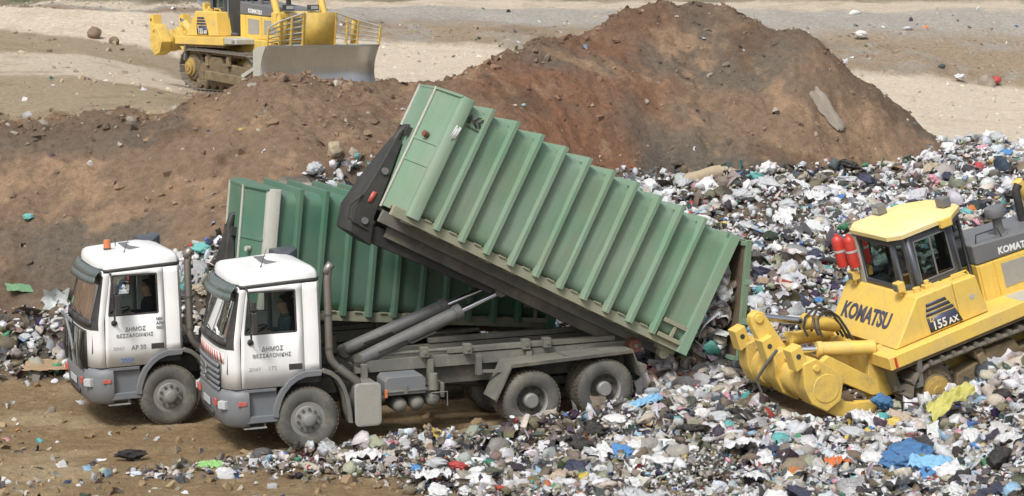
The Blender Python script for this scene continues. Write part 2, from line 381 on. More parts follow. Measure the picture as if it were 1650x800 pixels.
# ================================================================== terrain
# lateral slope x/y of each section, then (distance, height) along it: near ground, toe of the waste, toe of the mound,
# crest, plateau, pale track, gravel, embankment, upper road, far slope
SECTIONS = [
    (-0.4193, [(5, 0.00), (24, 0.00), (30, 0.00), (36, 0.00), (38.2, 0.00), (39.6, 0.50), (41, 0.90), (44.5, 2.67), (48, 4.30), (50, 4.54), (60, 5.19), (68, 5.68), (78, 6.32), (84, 7.14), (86, 7.16), (87, 7.18), (110, 9.44)]),
    (-0.2611, [(5, 0.00), (24, 0.00), (30, 0.00), (36, 0.00), (38.2, 0.02), (39.6, 0.55), (41, 0.93), (44.5, 2.77), (48, 4.46), (50, 4.60), (60, 5.23), (68, 5.68), (78, 6.32), (84, 7.14), (86, 7.16), (87, 7.18), (110, 9.44)]),
    (-0.2168, [(5, 0.00), (24, 0.00), (30, 0.00), (36, 0.00), (38.2, 0.02), (39.7, 0.60), (41.2, 1.18), (44.75, 2.93), (48.3, 4.54), (50, 4.69), (60, 5.19), (68, 5.55), (77, 5.95), (84, 7.06), (86, 7.10), (88, 7.14), (115, 9.52)]),
    (-0.1820, [(5, 0.00), (24, 0.00), (30, 0.00), (36, 0.00), (38.3, 0.00), (39.8, 1.10), (41.3, 1.75), (44.9, 3.31), (48.5, 4.75), (50, 4.92), (60, 4.85), (68, 5.07), (76, 5.49), (84, 6.98), (86, 7.05), (88, 7.09), (120, 9.60)]),
    (-0.1535, [(5, 0.00), (24, 0.00), (30, 0.00), (36, 0.00), (38.6, 0.00), (40, 1.50), (41.6, 2.37), (45.1, 3.89), (48.6, 5.30), (51, 4.70), (58, 4.60), (66, 4.55), (76, 4.90), (90, 6.67), (96, 7.03), (105, 7.14), (130, 9.76)]),
    (-0.1377, [(5, 0.00), (24, 0.00), (30, 0.00), (36, 0.00), (38.9, 0.00), (40.4, 1.60), (42.2, 2.76), (45.4, 4.28), (48.6, 5.69), (51, 4.70), (58, 4.60), (66, 4.50), (76, 4.85), (93, 6.41), (100, 7.04), (112, 7.20), (135, 9.84)]),
    (-0.1187, [(5, 0.00), (24, 0.00), (30, 0.00), (36, 0.00), (39.3, 0.00), (41, 1.70), (43, 3.35), (45.9, 4.67), (48.8, 5.89), (51.5, 4.70), (58.5, 4.60), (66, 4.50), (76, 4.80), (95, 6.14), (104, 7.04), (118, 7.25), (140, 9.92)]),
    (-0.1028, [(5, 0.00), (24, 0.00), (30, 0.00), (36, 0.00), (39.8, 0.00), (41.6, 1.80), (43.8, 3.79), (46.5, 4.79), (49.2, 5.71), (52, 4.70), (58.5, 4.60), (62, 4.50), (68, 4.50), (95, 5.84), (105, 7.00), (119, 7.25), (145, 9.99)]),
    (-0.0712, [(5, 0.00), (24, 0.00), (30, 0.00), (36, 0.00), (40.6, 0.00), (42.4, 1.90), (45, 3.83), (47.5, 4.71), (50, 5.53), (53, 4.70), (57, 4.55), (59, 4.50), (62, 4.50), (95, 5.42), (107, 6.92), (120, 7.21), (150, 10.07)]),
    (-0.0396, [(5, 0.00), (24, 0.00), (30, 0.00), (36, 0.00), (41, 0.10), (43.2, 1.80), (45.2, 3.72), (48.1, 4.67), (51, 5.54), (54, 4.70), (57, 4.60), (59, 4.60), (62, 4.50), (95, 5.20), (107, 6.89), (120, 7.21), (150, 10.07)]),
    (-0.0206, [(5, 0.00), (24, 0.00), (30, 0.00), (36, 0.00), (41.4, 0.15), (44, 1.70), (46, 3.59), (49.5, 4.77), (53, 5.86), (56, 4.70), (58, 4.60), (60, 4.50), (63, 4.40), (95, 5.14), (107, 6.85), (120, 7.21), (150, 10.07)]),
    (-0.0079, [(5, 0.00), (24, 0.00), (30, 0.00), (36, 0.00), (41.6, 0.20), (44.4, 1.70), (47, 3.46), (50.5, 4.87), (54, 6.16), (58, 4.50), (60, 4.40), (62, 4.40), (64, 4.30), (95, 5.05), (107, 6.85), (120, 7.21), (150, 10.07)]),
    (0.0104, [(5, 0.00), (24, 0.00), (30, 0.03), (35, 0.05), (41.6, 0.30), (44.8, 1.60), (48.4, 3.24), (51.9, 4.92), (55.4, 6.47), (60, 4.20), (62, 4.00), (64, 4.00), (66, 3.90), (94, 4.87), (107, 6.85), (120, 7.21), (150, 10.07)]),
    (0.0237, [(5, 0.02), (24, 0.02), (30, 0.06), (34.5, 0.10), (41.4, 0.35), (45.2, 1.65), (49, 3.14), (52.5, 4.99), (56, 6.69), (61, 4.00), (63, 4.00), (65, 4.00), (67, 3.90), (94, 4.73), (107, 6.85), (120, 7.21), (150, 10.07)]),
    (0.0554, [(5, 0.05), (24, 0.05), (30, 0.10), (34.5, 0.22), (41, 0.50), (46, 1.70), (51, 2.86), (54.5, 5.13), (58, 7.22), (63, 4.00), (65, 4.00), (67, 3.90), (69, 3.80), (94, 4.58), (107, 6.85), (120, 7.21), (150, 10.07)]),
    (0.0744, [(5, 0.08), (24, 0.08), (30, 0.18), (35, 0.40), (40.5, 0.65), (46, 1.70), (52, 2.70), (55.5, 5.20), (59, 7.51), (64, 4.00), (66, 4.00), (68, 3.90), (70, 3.80), (93, 4.52), (107, 6.85), (120, 7.21), (150, 10.07)]),
    (0.0965, [(5, 0.10), (24, 0.10), (30, 0.22), (35, 0.50), (40, 0.85), (46, 1.75), (52, 2.75), (55.75, 5.26), (59.5, 7.59), (64, 4.00), (66, 4.00), (68, 3.90), (70, 3.80), (92, 4.50), (106, 6.83), (119, 7.21), (150, 10.07)]),
    (0.1123, [(5, 0.12), (24, 0.12), (30, 0.25), (35, 0.50), (39.5, 0.80), (46, 1.75), (52.3, 2.80), (55.65, 5.14), (59, 7.31), (64, 4.00), (66, 3.90), (68, 3.80), (70, 3.70), (91, 4.47), (106, 6.79), (119, 7.21), (150, 10.07)]),
    (0.1241, [(5, 0.12), (24, 0.12), (30, 0.25), (35, 0.50), (39, 0.78), (45.6, 1.72), (52.6, 2.81), (55.6, 4.87), (58.6, 6.77), (63.5, 4.00), (65, 3.80), (67, 3.60), (69, 3.50), (91, 4.39), (105, 6.77), (118, 7.18), (150, 10.07)]),
    (0.1440, [(5, 0.15), (24, 0.15), (30, 0.30), (34, 0.45), (38, 0.75), (45, 1.70), (53, 2.85), (55.6, 4.92), (58.2, 6.83), (63, 3.90), (65, 3.60), (66, 3.50), (68, 3.40), (91, 4.30), (105, 6.77), (118, 7.18), (150, 10.07)]),
    (0.1598, [(5, 0.15), (24, 0.15), (30, 0.30), (34, 0.45), (38, 0.72), (45, 1.70), (53.5, 2.84), (55.55, 4.57), (57.6, 6.17), (62, 3.60), (63, 3.40), (64, 3.30), (65, 3.20), (90, 4.23), (105, 6.77), (118, 7.18), (150, 10.07)]),
    (0.1820, [(5, 0.20), (24, 0.20), (30, 0.35), (33.5, 0.45), (37.5, 0.70), (45.5, 1.75), (54.5, 2.78), (56, 4.03), (57.5, 5.19), (60.5, 3.10), (61, 3.00), (61.5, 2.95), (62, 2.95), (90, 4.05), (104, 6.78), (118, 7.18), (150, 10.07)]),
    (0.2041, [(5, 0.20), (24, 0.20), (30, 0.35), (33.5, 0.45), (37.2, 0.70), (45.8, 1.85), (55.5, 2.92), (56.65, 3.53), (57.8, 4.10), (60, 3.05), (60.4, 3.00), (60.8, 2.95), (61.2, 2.95), (90, 3.88), (104, 6.78), (118, 7.18), (150, 10.07)]),
    (0.2231, [(5, 0.25), (24, 0.25), (30, 0.42), (33.2, 0.50), (37, 0.85), (46, 1.95), (57, 3.08), (57.5, 3.13), (58, 3.17), (59.5, 3.00), (60, 2.95), (60.4, 2.92), (60.8, 2.90), (91, 3.67), (104, 6.78), (118, 7.18), (150, 10.07)]),
    (0.2453, [(5, 0.33), (24, 0.33), (30, 0.55), (33.3, 0.80), (37.5, 1.30), (47, 2.20), (57.2, 3.32), (57.6, 3.34), (58, 3.37), (59.5, 3.00), (60, 2.95), (60.4, 2.90), (60.8, 2.90), (92, 3.39), (104, 6.75), (118, 7.18), (150, 10.07)]),
    (0.2611, [(5, 0.40), (24, 0.40), (30, 0.68), (33.5, 1.10), (38, 1.75), (48, 2.45), (56.5, 3.02), (56.9, 3.02), (57.3, 3.02), (59, 3.00), (59.6, 2.95), (60.2, 2.90), (60.8, 2.90), (92, 3.25), (104, 6.75), (118, 7.18), (150, 10.07)]),
    (0.3402, [(5, 0.70), (24, 0.70), (30, 1.30), (34, 2.10), (39, 3.00), (48, 3.20), (56.5, 3.40), (56.9, 3.40), (57.3, 3.40), (59, 3.20), (59.6, 3.10), (60.2, 3.00), (60.8, 2.95), (92, 3.04), (104, 6.75), (118, 7.18), (150, 10.07)]),
    (0.4668, [(5, 0.90), (24, 0.90), (30, 1.80), (34, 2.80), (39, 3.40), (48, 3.50), (56.5, 3.50), (56.9, 3.50), (57.3, 3.50), (59, 3.30), (59.6, 3.20), (60.2, 3.10), (60.8, 3.00), (92, 3.04), (104, 6.75), (118, 7.18), (150, 10.07)]),
]
SU = np.array([s[0] for s in SECTIONS])
SD = np.array([[p[0] for p in s[1]] for s in SECTIONS])
SZ = np.array([[p[1] for p in s[1]] for s in SECTIONS])

def section(u):
    """control distances and heights at lateral slopes u -> (n,17) each"""
    u = np.clip(u, SU[0], SU[-1])
    k = np.clip(np.searchsorted(SU, u) - 1, 0, len(SU) - 2)
    t = ((u - SU[k]) / (SU[k + 1] - SU[k]))[:, None]
    return SD[k] * (1 - t) + SD[k + 1] * t, SZ[k] * (1 - t) + SZ[k + 1] * t

def stage(x, y):
    """continuous index along the section (4 = toe of waste, 6 = toe of mound, 8 = crest, 12 = gravel ...) and base height"""
    x = np.asarray(x, float); y = np.asarray(y, float)
    D, Z = section(x / np.maximum(y, 1.0))
    n = len(y)
    k = np.clip((D <= y[:, None]).sum(1) - 1, 0, 15)
    i = np.arange(n)
    t = np.clip((y - D[i, k]) / np.maximum(D[i, k + 1] - D[i, k], 1e-3), 0, 1)
    return k + t, Z[i, k] * (1 - t) + Z[i, k + 1] * t

def sstep(a, b, x):
    t = np.clip((x - a) / (b - a), 0, 1)
    return t * t * (3 - 2 * t)

def terrain(x, y):
    x = np.asarray(x, float); y = np.asarray(y, float)
    # round off the creases of the sections a little
    z = 0
    for dy, w in ((-0.45, .25), (0, .5), (0.45, .25)):
        for dx, v in ((-0.35, .25), (0, .5), (0.35, .25)):
            z = z + w * v * stage(x + dx, y + dy)[1]
    s = stage(x, y)[0]
    mound = sstep(5.6, 6.6, s) * (1 - sstep(8.2, 9.5, s))
    waste = sstep(3.6, 4.4, s) * (1 - sstep(5.6, 6.4, s))
    far = sstep(9.0, 10, s)
    emb = sstep(12.9, 13.2, s)
    # lumps and gullies running down the slope
    g = fbm(x * 0.9, y * 0.22 + 3, 3, 4)
    z = z + mound * (0.30 * fbm(x * 0.35, y * 0.3, 11, 5) + 0.22 * g + 0.17 * fbm(x * 1.8, y * 1.4, 5, 5, .62) + 0.09 * np.abs(fbm(x * 5, y * 5, 8, 3, .65)) + .05 * np.maximum(0, fbm(x * 1.3, y * 1.3, 9, 5, .7)) )
    z = z + waste * (0.30 * fbm(x * 0.5, y * 0.5, 21, 4))
    z = z + emb * 0.35 * fbm(x * 0.25, y * 0.25, 31, 5, .6)
    z = z + far * (1 - emb) * 0.05 * fbm(x * 0.8, y * 0.4, 33, 4)
    near = 1 - sstep(3.4, 4.2, s)
    # wheel ruts and churned mud: along the trucks' way of travel
    c, sn = math.cos(R(14)), math.sin(R(14))
    a = x * c + y * sn; b = -x * sn + y * c
    z = z + near * (0.060 * fbm(a * 0.30, b * 2.4, 41, 4) + 0.030 * fbm(a * 3, b * 3.5, 43, 4, .65) - 0.012)
    return z

def ground_colour(x, y):
    x = np.asarray(x, float); y = np.asarray(y, float)
    wob = 0.45 * fbm(x * 0.5, y * 0.35, 51, 5, .6)
    wob2 = 0.16 * fbm(x * 2.4, y * 1.2, 52, 4, .6)
    s = stage(x, y + (wob + wob2) * np.where(y > 48, 3.0, 1.0))[0]
    n1 = fbm(x * 0.28 + 4, y * 0.28, 61, 5, .6); n2 = fbm(x * 0.8, y * 0.8, 62, 5, .6); n3 = fbm(x * 0.22 - 7, y * 0.4, 63, 4, .55)
    def mix(c, d, t):
        return c * (1 - t[:, None]) + np.array(d)[None, :] * t[:, None]
    mud = np.tile(np.array((0.25, 0.175, 0.095)), (len(x), 1))
    mud = mix(mud, (0.36, 0.275, 0.165), sstep(-.1, .5, n2)); mud = mix(mud, (0.155, 0.105, 0.058), sstep(.05, .6, n1))
    waste = np.tile(np.array((0.10, 0.085, 0.068)), (len(x), 1))
    waste = mix(waste, (0.19, 0.14, 0.09), sstep(0, .5, n2))
    u = x / np.maximum(y, 1)
    soil = np.tile(np.array((0.215, 0.148, 0.099)), (len(x), 1))
    soil = mix(soil, (0.205, 0.105, 0.062), .9 * sstep(-.12, -.03, u) * sstep(-.10, .45, n1 + 0.45 * np.exp(-((u - 0.0) / .07) ** 2) - .12))      # red-brown
    soil = mix(soil, (0.130, 0.112, 0.088), .85 * sstep(-.02, .40, n3 + 0.45 * np.exp(-((u - .10) / .045) ** 2) - .12))      # grey-olive
    soil = mix(soil, (0.315, 0.212, 0.132), sstep(.12, .40, n2) * .8)                                                   # ochre
    soil = mix(soil, (0.125, 0.082, 0.052), sstep(.15, .5, fbm(x * .6, y * .6, 71, 5, .65)) * .75)
    soil = mix(soil, (0.145, 0.094, 0.060), sstep(7.55, 7.95, s) * .55)                                                  # darker crest
    plat = np.tile(np.array((0.335, 0.270, 0.182)), (len(x), 1))
    plat = mix(plat, (0.27, 0.215, 0.135), sstep(0, .4, n2) * .8)
    pale = np.tile(np.array((0.52, 0.445, 0.345)), (len(x), 1))
    pale = mix(pale, (0.36, 0.29, 0.20), sstep(.1, .5, n2) * .7)
    grav = np.tile(np.array((0.60, 0.515, 0.405)), (len(x), 1))
    grav = mix(grav, (0.52, 0.435, 0.33), sstep(.1, .5, n2) * .7)
    emb = np.tile(np.array((0.29, 0.225, 0.155)), (len(x), 1))
    emb = mix(emb, (0.30, 0.27, 0.225), sstep(0, .4, n2)); emb = mix(emb, (0.19, 0.14, 0.09), sstep(.1, .5, n1) * .7)
    emb = mix(emb, (0.36, 0.35, 0.32), sstep(13.45, 13.75, s) * .7)
    green = np.tile(np.array((0.19, 0.165, 0.105)), (len(x), 1))
    green = mix(green, (0.10, 0.13, 0.06), sstep(.15, .5, n2))
    foot = sstep(820, 1050, u * 3160 + 825 + 60 * n2)            # waste trodden into the near ground on the right
    c = mix(mud, (0, 0, 0), np.zeros(len(x)))
    c = c * (1 - 0.75 * foot[:, None]) + waste * 0.75 * foot[:, None]
    for col, a in ((waste, 4.0), (soil, 6.0), (plat, 8.35), (pale, 10.0), (plat, 11.0), (grav, 12.0), (emb, 13.0), (pale, 14.0), (green, 15.0)):
        t = sstep(a - .06, a + .10, s)[:, None]
        c = c * (1 - t) + col * t
    return c

def grid_mesh(name, us, ys):
    U, Y = np.meshgrid(us, ys)
    x = (U * Y).ravel(); y = Y.ravel()
    z = terrain(x, y)
    nu, ny = len(us), len(ys)
    v = np.stack([x, y, z], 1)
    i = np.arange(ny - 1)[:, None] * nu + np.arange(nu - 1)[None, :]
    f = np.stack([i, i + 1, i + nu + 1, i + nu], -1).reshape(-1, 4)
    me = bpy.data.meshes.new(name)
    me.vertices.add(len(v)); me.vertices.foreach_set('co', v.astype(np.float32).ravel())
    me.loops.add(f.size); me.loops.foreach_set('vertex_index', f.astype(np.int32).ravel())
    me.polygons.add(len(f)); me.polygons.foreach_set('loop_start', (np.arange(len(f)) * 4).astype(np.int32))
    me.polygons.foreach_set('use_smooth', np.ones(len(f), bool))
    col = ground_colour(x, y)
    at = me.attributes.new('soil', 'FLOAT_COLOR', 'POINT')
    at.data.foreach_set('color', np.concatenate([col, np.ones((len(col), 1))], 1).astype(np.float32).ravel())
    me.update(); me.validate()
    return me

def spaced(parts):
    out = [parts[0][0]]
    for a, b, n in parts:
        out += list(np.linspace(a, b, n + 1)[1:])
    return np.array(out)

m, nt, b = _new('soil')
_L = nt.links
at = nt.nodes.new('ShaderNodeAttribute'); at.attribute_name = 'soil'
tc = nt.nodes.new('ShaderNodeTexCoord')
g1 = noise(nt, tc.outputs['Object'], 5, 8, 0.7)
g2 = noise(nt, tc.outputs['Object'], 28, 6, 0.75)
r1 = ramp(nt, g1.outputs['Fac'], [(0.30, 0.72), (0.70, 1.28)])
r2 = ramp(nt, g2.outputs['Fac'], [(0.30, 0.70), (0.72, 1.30)])
def vmul(a_, b_):
    q = nt.nodes.new('ShaderNodeVectorMath'); q.operation = 'MULTIPLY'
    _L.new(a_, q.inputs[0]); _L.new(b_, q.inputs[1]); return q.outputs[0]
cc = vmul(vmul(at.outputs['Color'], r1.outputs[0]), r2.outputs[0])
vo = nt.nodes.new('ShaderNodeTexVoronoi'); vo.inputs['Scale'].default_value = 16
_L.new(tc.outputs['Object'], vo.inputs['Vector'])
pk = ramp(nt, vo.outputs['Distance'], [(0.10, 0.55), (0.20, 0.0)])
sel = noise(nt, tc.outputs['Object'], 1.1, 4, 0.7)
sr = ramp(nt, sel.outputs['Fac'], [(0.52, 0.0), (0.70, 1.0)])
pm = nt.nodes.new('ShaderNodeMath'); pm.operation = 'MULTIPLY'
_L.new(pk.outputs[0], pm.inputs[0]); _L.new(sr.outputs[0], pm.inputs[1])
cc = mixc(nt, pm.outputs[0], cc, (0.40, 0.35, 0.28))
_L.new(cc, b.inputs['Base Color'])
b.inputs['Roughness'].default_value = 0.92
b.inputs['Specular IOR Level'].default_value = 0.2
bp1 = nt.nodes.new('ShaderNodeBump'); bp1.inputs['Strength'].default_value = 0.9; bp1.inputs['Distance'].default_value = 0.10
g3 = noise(nt, tc.outputs['Object'], 9, 9, 0.72)
_L.new(g3.outputs['Fac'], bp1.inputs['Height']); _L.new(bp1.outputs[0], b.inputs['Normal'])

us = spaced([(-1.6, -.34, 30), (-.34, .34, 560), (.34, 1.6, 30)])
ys = spaced([(4, 24, 30), (24, 40, 190), (40, 61, 280), (61, 110, 120), (110, 150, 40), (150, 900, 12)])
ground = link('ground', grid_mesh('ground', us, ys), None, 0, False)
ground.data.materials.append(MATS['soil'])
tag(ground, kind='structure', label='brown earth of the landfill with soil mound, gravel bank and plateau')

# ================================================================== trucks
def clampt(a): return max(0.0, min(1.0, a))
def cab_plan(z):
    """half outline of the cab at height z, near side (y<0), rear centre -> front centre"""
    t = clampt((z - 1.95) / 0.85)
    ys = 1.15 - 0.06 * t
    xa = -1.12 + 0.14 * t
    xf = -1.41 + 0.25 * t
    return [(.28, 0), (.28, -(ys - .10)), (.22, -ys), (-.03, -ys), (xa, -ys), (xa - .09, -(ys - .035)),
            (xf + .085, -(ys - .17)), (xf + .03, -(ys - .38)), (xf + .005, -.4), (xf, 0)]
def cab_z(x, z):
    return z + (0.055 * (x + .45) if z > 2.8 else 0.0)
def cab_ring(z):
    h = cab_plan(z)
    full = h + [(x, -y) for x, y in h[-2:0:-1]]
    return [(x, y, cab_z(x, z)) for x, y in full]       # 18 points
def front_path(z, off=0.0, n=48):
    """points along the cab front at height z from near side corner to far corner, pushed out by off"""
    h = cab_plan(z)[4:]
    P = [Vector((x, y, 0)) for x, y in h] + [Vector((x, -y, 0)) for x, y in h[-2::-1]]
    L = [0]
    for a, b_ in zip(P, P[1:]): L.append(L[-1] + (b_ - a).length)
    out = []
    for k in range(n + 1):
        s = L[-1] * k / n
        i = max(j for j in range(len(L) - 1) if L[j] <= s + 1e-9)
        t = (s - L[i]) / (L[i + 1] - L[i])
        p = P[i].lerp(P[i + 1], t)
        d = (P[i + 1] - P[i]).normalized()
        nrm = Vector((d.y, -d.x, 0))
        if nrm.x > 0.05: nrm = -nrm
        if abs(d.y) < 1e-6: nrm = Vector((0, -1 if p.y < 0 else 1, 0))
        p = p + nrm * off
        out.append((p.x, p.y, z))
    return out

def wheel(parent, x, yo, z, side, kind):
    ax = (0, side, 0); c = (x, yo, z)
    w = .30
    def tyre_prof(h0): return [(.30, h0 - .02), (.335, h0), (.42, h0 + .012), (.485, h0), (.522, h0 - .03), (.532, h0 - .06),
                               (.532, h0 - w + .06), (.522, h0 - w + .03), (.485, h0 - w), (.42, h0 - w - .01), (.30, h0 - w + .02)]
    t = MB()
    rows = [0.0] + ([-.34] if kind == 'dual' else [])
    for h0 in rows:
        t.mi = 0
        t.lathe(tyre_prof(h0), c, ax, 64, cap=False)
        t.mi = 1
        for k in range(44):
            for r_, (ha, hb) in enumerate(((-.035, -.135), (-.165, -.265))):
                a0 = 2 * math.pi * (k + .5 * r_) / 44; a1 = a0 + 2 * math.pi / 44 * .68
                vs = []
                for h in (ha, hb):
                    for a_ in (a0, a1):
                        for rr in (.525, .546):
                            vs.append((x + rr * math.cos(a_), yo + side * (h0 + h), z + rr * math.sin(a_)))
                t.add(vs, [(1, 3, 7, 5), (0, 1, 5, 4), (2, 6, 7, 3), (0, 2, 3, 1), (4, 5, 7, 6)])
    wl_ = t.build('wheel', ['tyre', 'tyre_tread'], parent)
    r = MB()
    if kind == 'front':
        r.lathe([(.305, -.02), (.292, -.045), (.285, -.06), (.28, -.10), (.236, -.10), (.234, -.02), (.222, 0.0), (.13, .012), (.125, .05), (.105, .055), (.10, .085), (.085, .095), (.001, .097)], c, ax, 40)
        o = r.build('rim', ['rim_steel'], wl_)
        q = MB(); q.lathe([(.294, -.045), (.282, -.085), (.240, -.088), (.238, -.03)], c, ax, 40, cap=False); q.build('rim_gap_shade', ['hub_dark'], wl_)  # dark ring paints the shade deep in the rim gap
        bt = MB()
        for k in range(10):
            a = 2 * math.pi * (k + .3) / 10
            p = Vector((x + .178 * math.cos(a), yo, z + .178 * math.sin(a)))
            bt.cyl(p, p + Vector((0, side * .035, 0)), .029, .024, 8)
        tag(bt.build('wheel_nuts', 'hub_dark', wl_), kind='stuff')
    else:
        r.lathe([(.305, -.02), (.295, -.035), (.28, -.05), (.272, -.10)], c, ax, 40, cap=False)
        r.build('rim', ['rim_steel'], wl_)
        r = MB(); r.lathe([(.273, -.10), (.268, -.17), (.25, -.195), (.13, -.205)], c, ax, 40, cap=False); r.build('rim_dish', ['chassis'], wl_)  # recess shade put into the dish's dark colour
        q = MB()
        q.lathe([(.14, -.22), (.135, -.05), (.118, -.03), (.112, -.015), (.001, -.012)], c, ax, 32); q.build('hub', ['rim_steel'], wl_)
        hl = MB()
        for k in range(8):
            a = 2 * math.pi * (k + .4) / 8
            p = Vector((x + .205 * math.cos(a), yo - side * .196, z + .205 * math.sin(a)))
            hl.lathe([(.03, .0), (.028, .006), (.001, .006)], p, ax, 12)
        tag(hl.build('painted_rim_holes', 'black_plastic', wl_), kind='stuff')  # black discs paint the dark of holes; the dish is not pierced
    return wl_

def make_person(loc, rot, shirt, label, group=None):
    """seated driver: faces -x, hands on a wheel; one skinned body with jacket/skin regions, hair as a child"""
    J = [  # joint, radius x, radius y, region (0 cloth, 1 skin)
        ((0.02, 0, 0.10), .155, .175, 0),    # 0 pelvis
        ((0.05, 0, 0.30), .135, .165, 0),    # 1 waist
        ((0.05, 0, 0.50), .150, .200, 0),    # 2 chest
        ((0.03, 0, 0.62), .090, .110, 0),    # 3 neck base
        ((0.00, 0, 0.70), .056, .058, 1),    # 4 neck
        ((-.015, 0, 0.79), .085, .078, 1),   # 5 head low
        ((-.005, 0, 0.88), .100, .080, 1),   # 6 head top
        ((0.04, -.19, 0.56), .075, .075, 0), # 7 shoulder n
        ((-.02, -.25, 0.33), .055, .055, 0), # 8 elbow n
        ((-.25, -.17, 0.36), .042, .042, 0), # 9 wrist n
        ((-.33, -.15, 0.38), .036, .026, 1), # 10 hand n
        ((0.04, .19, 0.56), .075, .075, 0),
        ((-.02, .25, 0.33), .055, .055, 0),
        ((-.25, .17, 0.36), .042, .042, 0),
        ((-.33, .15, 0.38), .036, .026, 1),
        ((-.12, -.11, 0.10), .105, .10, 0),  # 15 thigh n
        ((-.42, -.13, 0.13), .075, .075, 0), # 16 knee n
        ((-.46, -.13, -.25), .055, .055, 0), # 17 ankle n
        ((-.12, .11, 0.10), .105, .10, 0),
        ((-.42, .13, 0.13), .075, .075, 0),
        ((-.46, .13, -.25), .055, .055, 0),
        ((-.112, 0, 0.805), .018, .016, 1),  # 21 nose
        ((-.085, 0, 0.745), .035, .035, 1),  # 22 chin
        ((-.56, -.13, -.28), .04, .045, 0), ((-.56, .13, -.28), .04, .045, 0),   # 23, 24 feet
    ]
    E_ = [(0, 1), (1, 2), (2, 3), (3, 4), (4, 5), (5, 6), (2, 7), (7, 8), (8, 9), (9, 10), (2, 11), (11, 12), (12, 13), (13, 14),
          (0, 15), (15, 16), (16, 17), (0, 18), (18, 19), (19, 20), (5, 21), (5, 22), (17, 23), (20, 24)]
    # fingers: four and a thumb for each hand, closing on the wheel rim
    for hand, sy in ((10, 1), (14, -1)):
        hp = J[hand][0]
        for k in range(5):
            if k < 4:
                a = (hp[0] - .035, hp[1] + sy * (.002 * k), hp[2] + .022 - .014 * k)
                b_ = (hp[0] - .066 + .004 * abs(k - 1.5), hp[1] + sy * .022, hp[2] + .018 - .014 * k)
            else:
                a = (hp[0] - .004, hp[1] + sy * .03, hp[2] + .03); b_ = (hp[0] - .035, hp[1] + sy * .042, hp[2] + .032)
            J.append((a, .0085, .0085, 1)); J.append((b_, .0075, .0075, 1))
            E_.append((hand, len(J) - 2)); E_.append((len(J) - 2, len(J) - 1))
    me = bpy.data.meshes.new('person')
    me.from_pydata([j[0] for j in J], E_, [])
    o = bpy.data.objects.new('person', me); C.objects.link(o)
    sk = o.modifiers.new('skin', 'SKIN'); sk.use_smooth_shade = True
    for i, j in enumerate(J):
        me.skin_vertices[0].data[i].radius = (j[1], j[2])
        me.skin_vertices[0].data[i].use_root = (i == 0)
    sb = o.modifiers.new('sub', 'SUBSURF'); sb.levels = 2; sb.render_levels = 2
    dg = bpy.context.evaluated_depsgraph_get()
    m2 = bpy.data.meshes.new_from_object(o.evaluated_get(dg))
    bpy.data.objects.remove(o); bpy.data.meshes.remove(me)
    m2.name = 'person'
    m2.materials.clear(); m2.materials.append(MATS[shirt]); m2.materials.append(MATS['skin'])
    JP = [Vector(j[0]) for j in J]
    for p in m2.polygons:
        c = p.center
        if c.z > .66 and abs(c.y) < .12: p.material_index = 1
        elif c.x < -.27 and c.z > .28: p.material_index = 1
        p.use_smooth = True
    # eyes and mouth: small hollows pressed into the face
    for v in m2.vertices:
        for ex, ey, ez, d in ((-.095, -.035, .835, .012), (-.095, .035, .835, .012), (-.1, 0, .765, .006)):
            q = (v.co - Vector((ex, ey, ez))).length
            if q < .03: v.co.x += d * (1 - q / .03)
    body = bpy.data.objects.new('person', m2); C.objects.link(body)
    hm = MB()
    rings = []
    for k in range(7):
        row = []
        for i in range(18):
            a = 2 * math.pi * i / 18; th = R(8 + k * 16) * (1 - .52 * max(0, -math.cos(a)) - .12 * abs(math.sin(a)))
            row.append((.014 + .118 * math.sin(th) * math.cos(a), .098 * math.sin(th) * math.sin(a), .872 + .108 * math.cos(th)))
        rings.append(row)
    hm.loft(rings).build('hair', 'hair', body)
    er = MB()
    for s in (-1, 1):
        er.lathe([(.012, -.006), (.024, 0), (.018, .008), (.001, .006)], (.012, s * .088, .825), (0, s, 0), 12)
    er.build('ears', 'skin', body)
    body.location = loc; body.rotation_euler = rot
    tag(body, label, 'person', group)
    return body

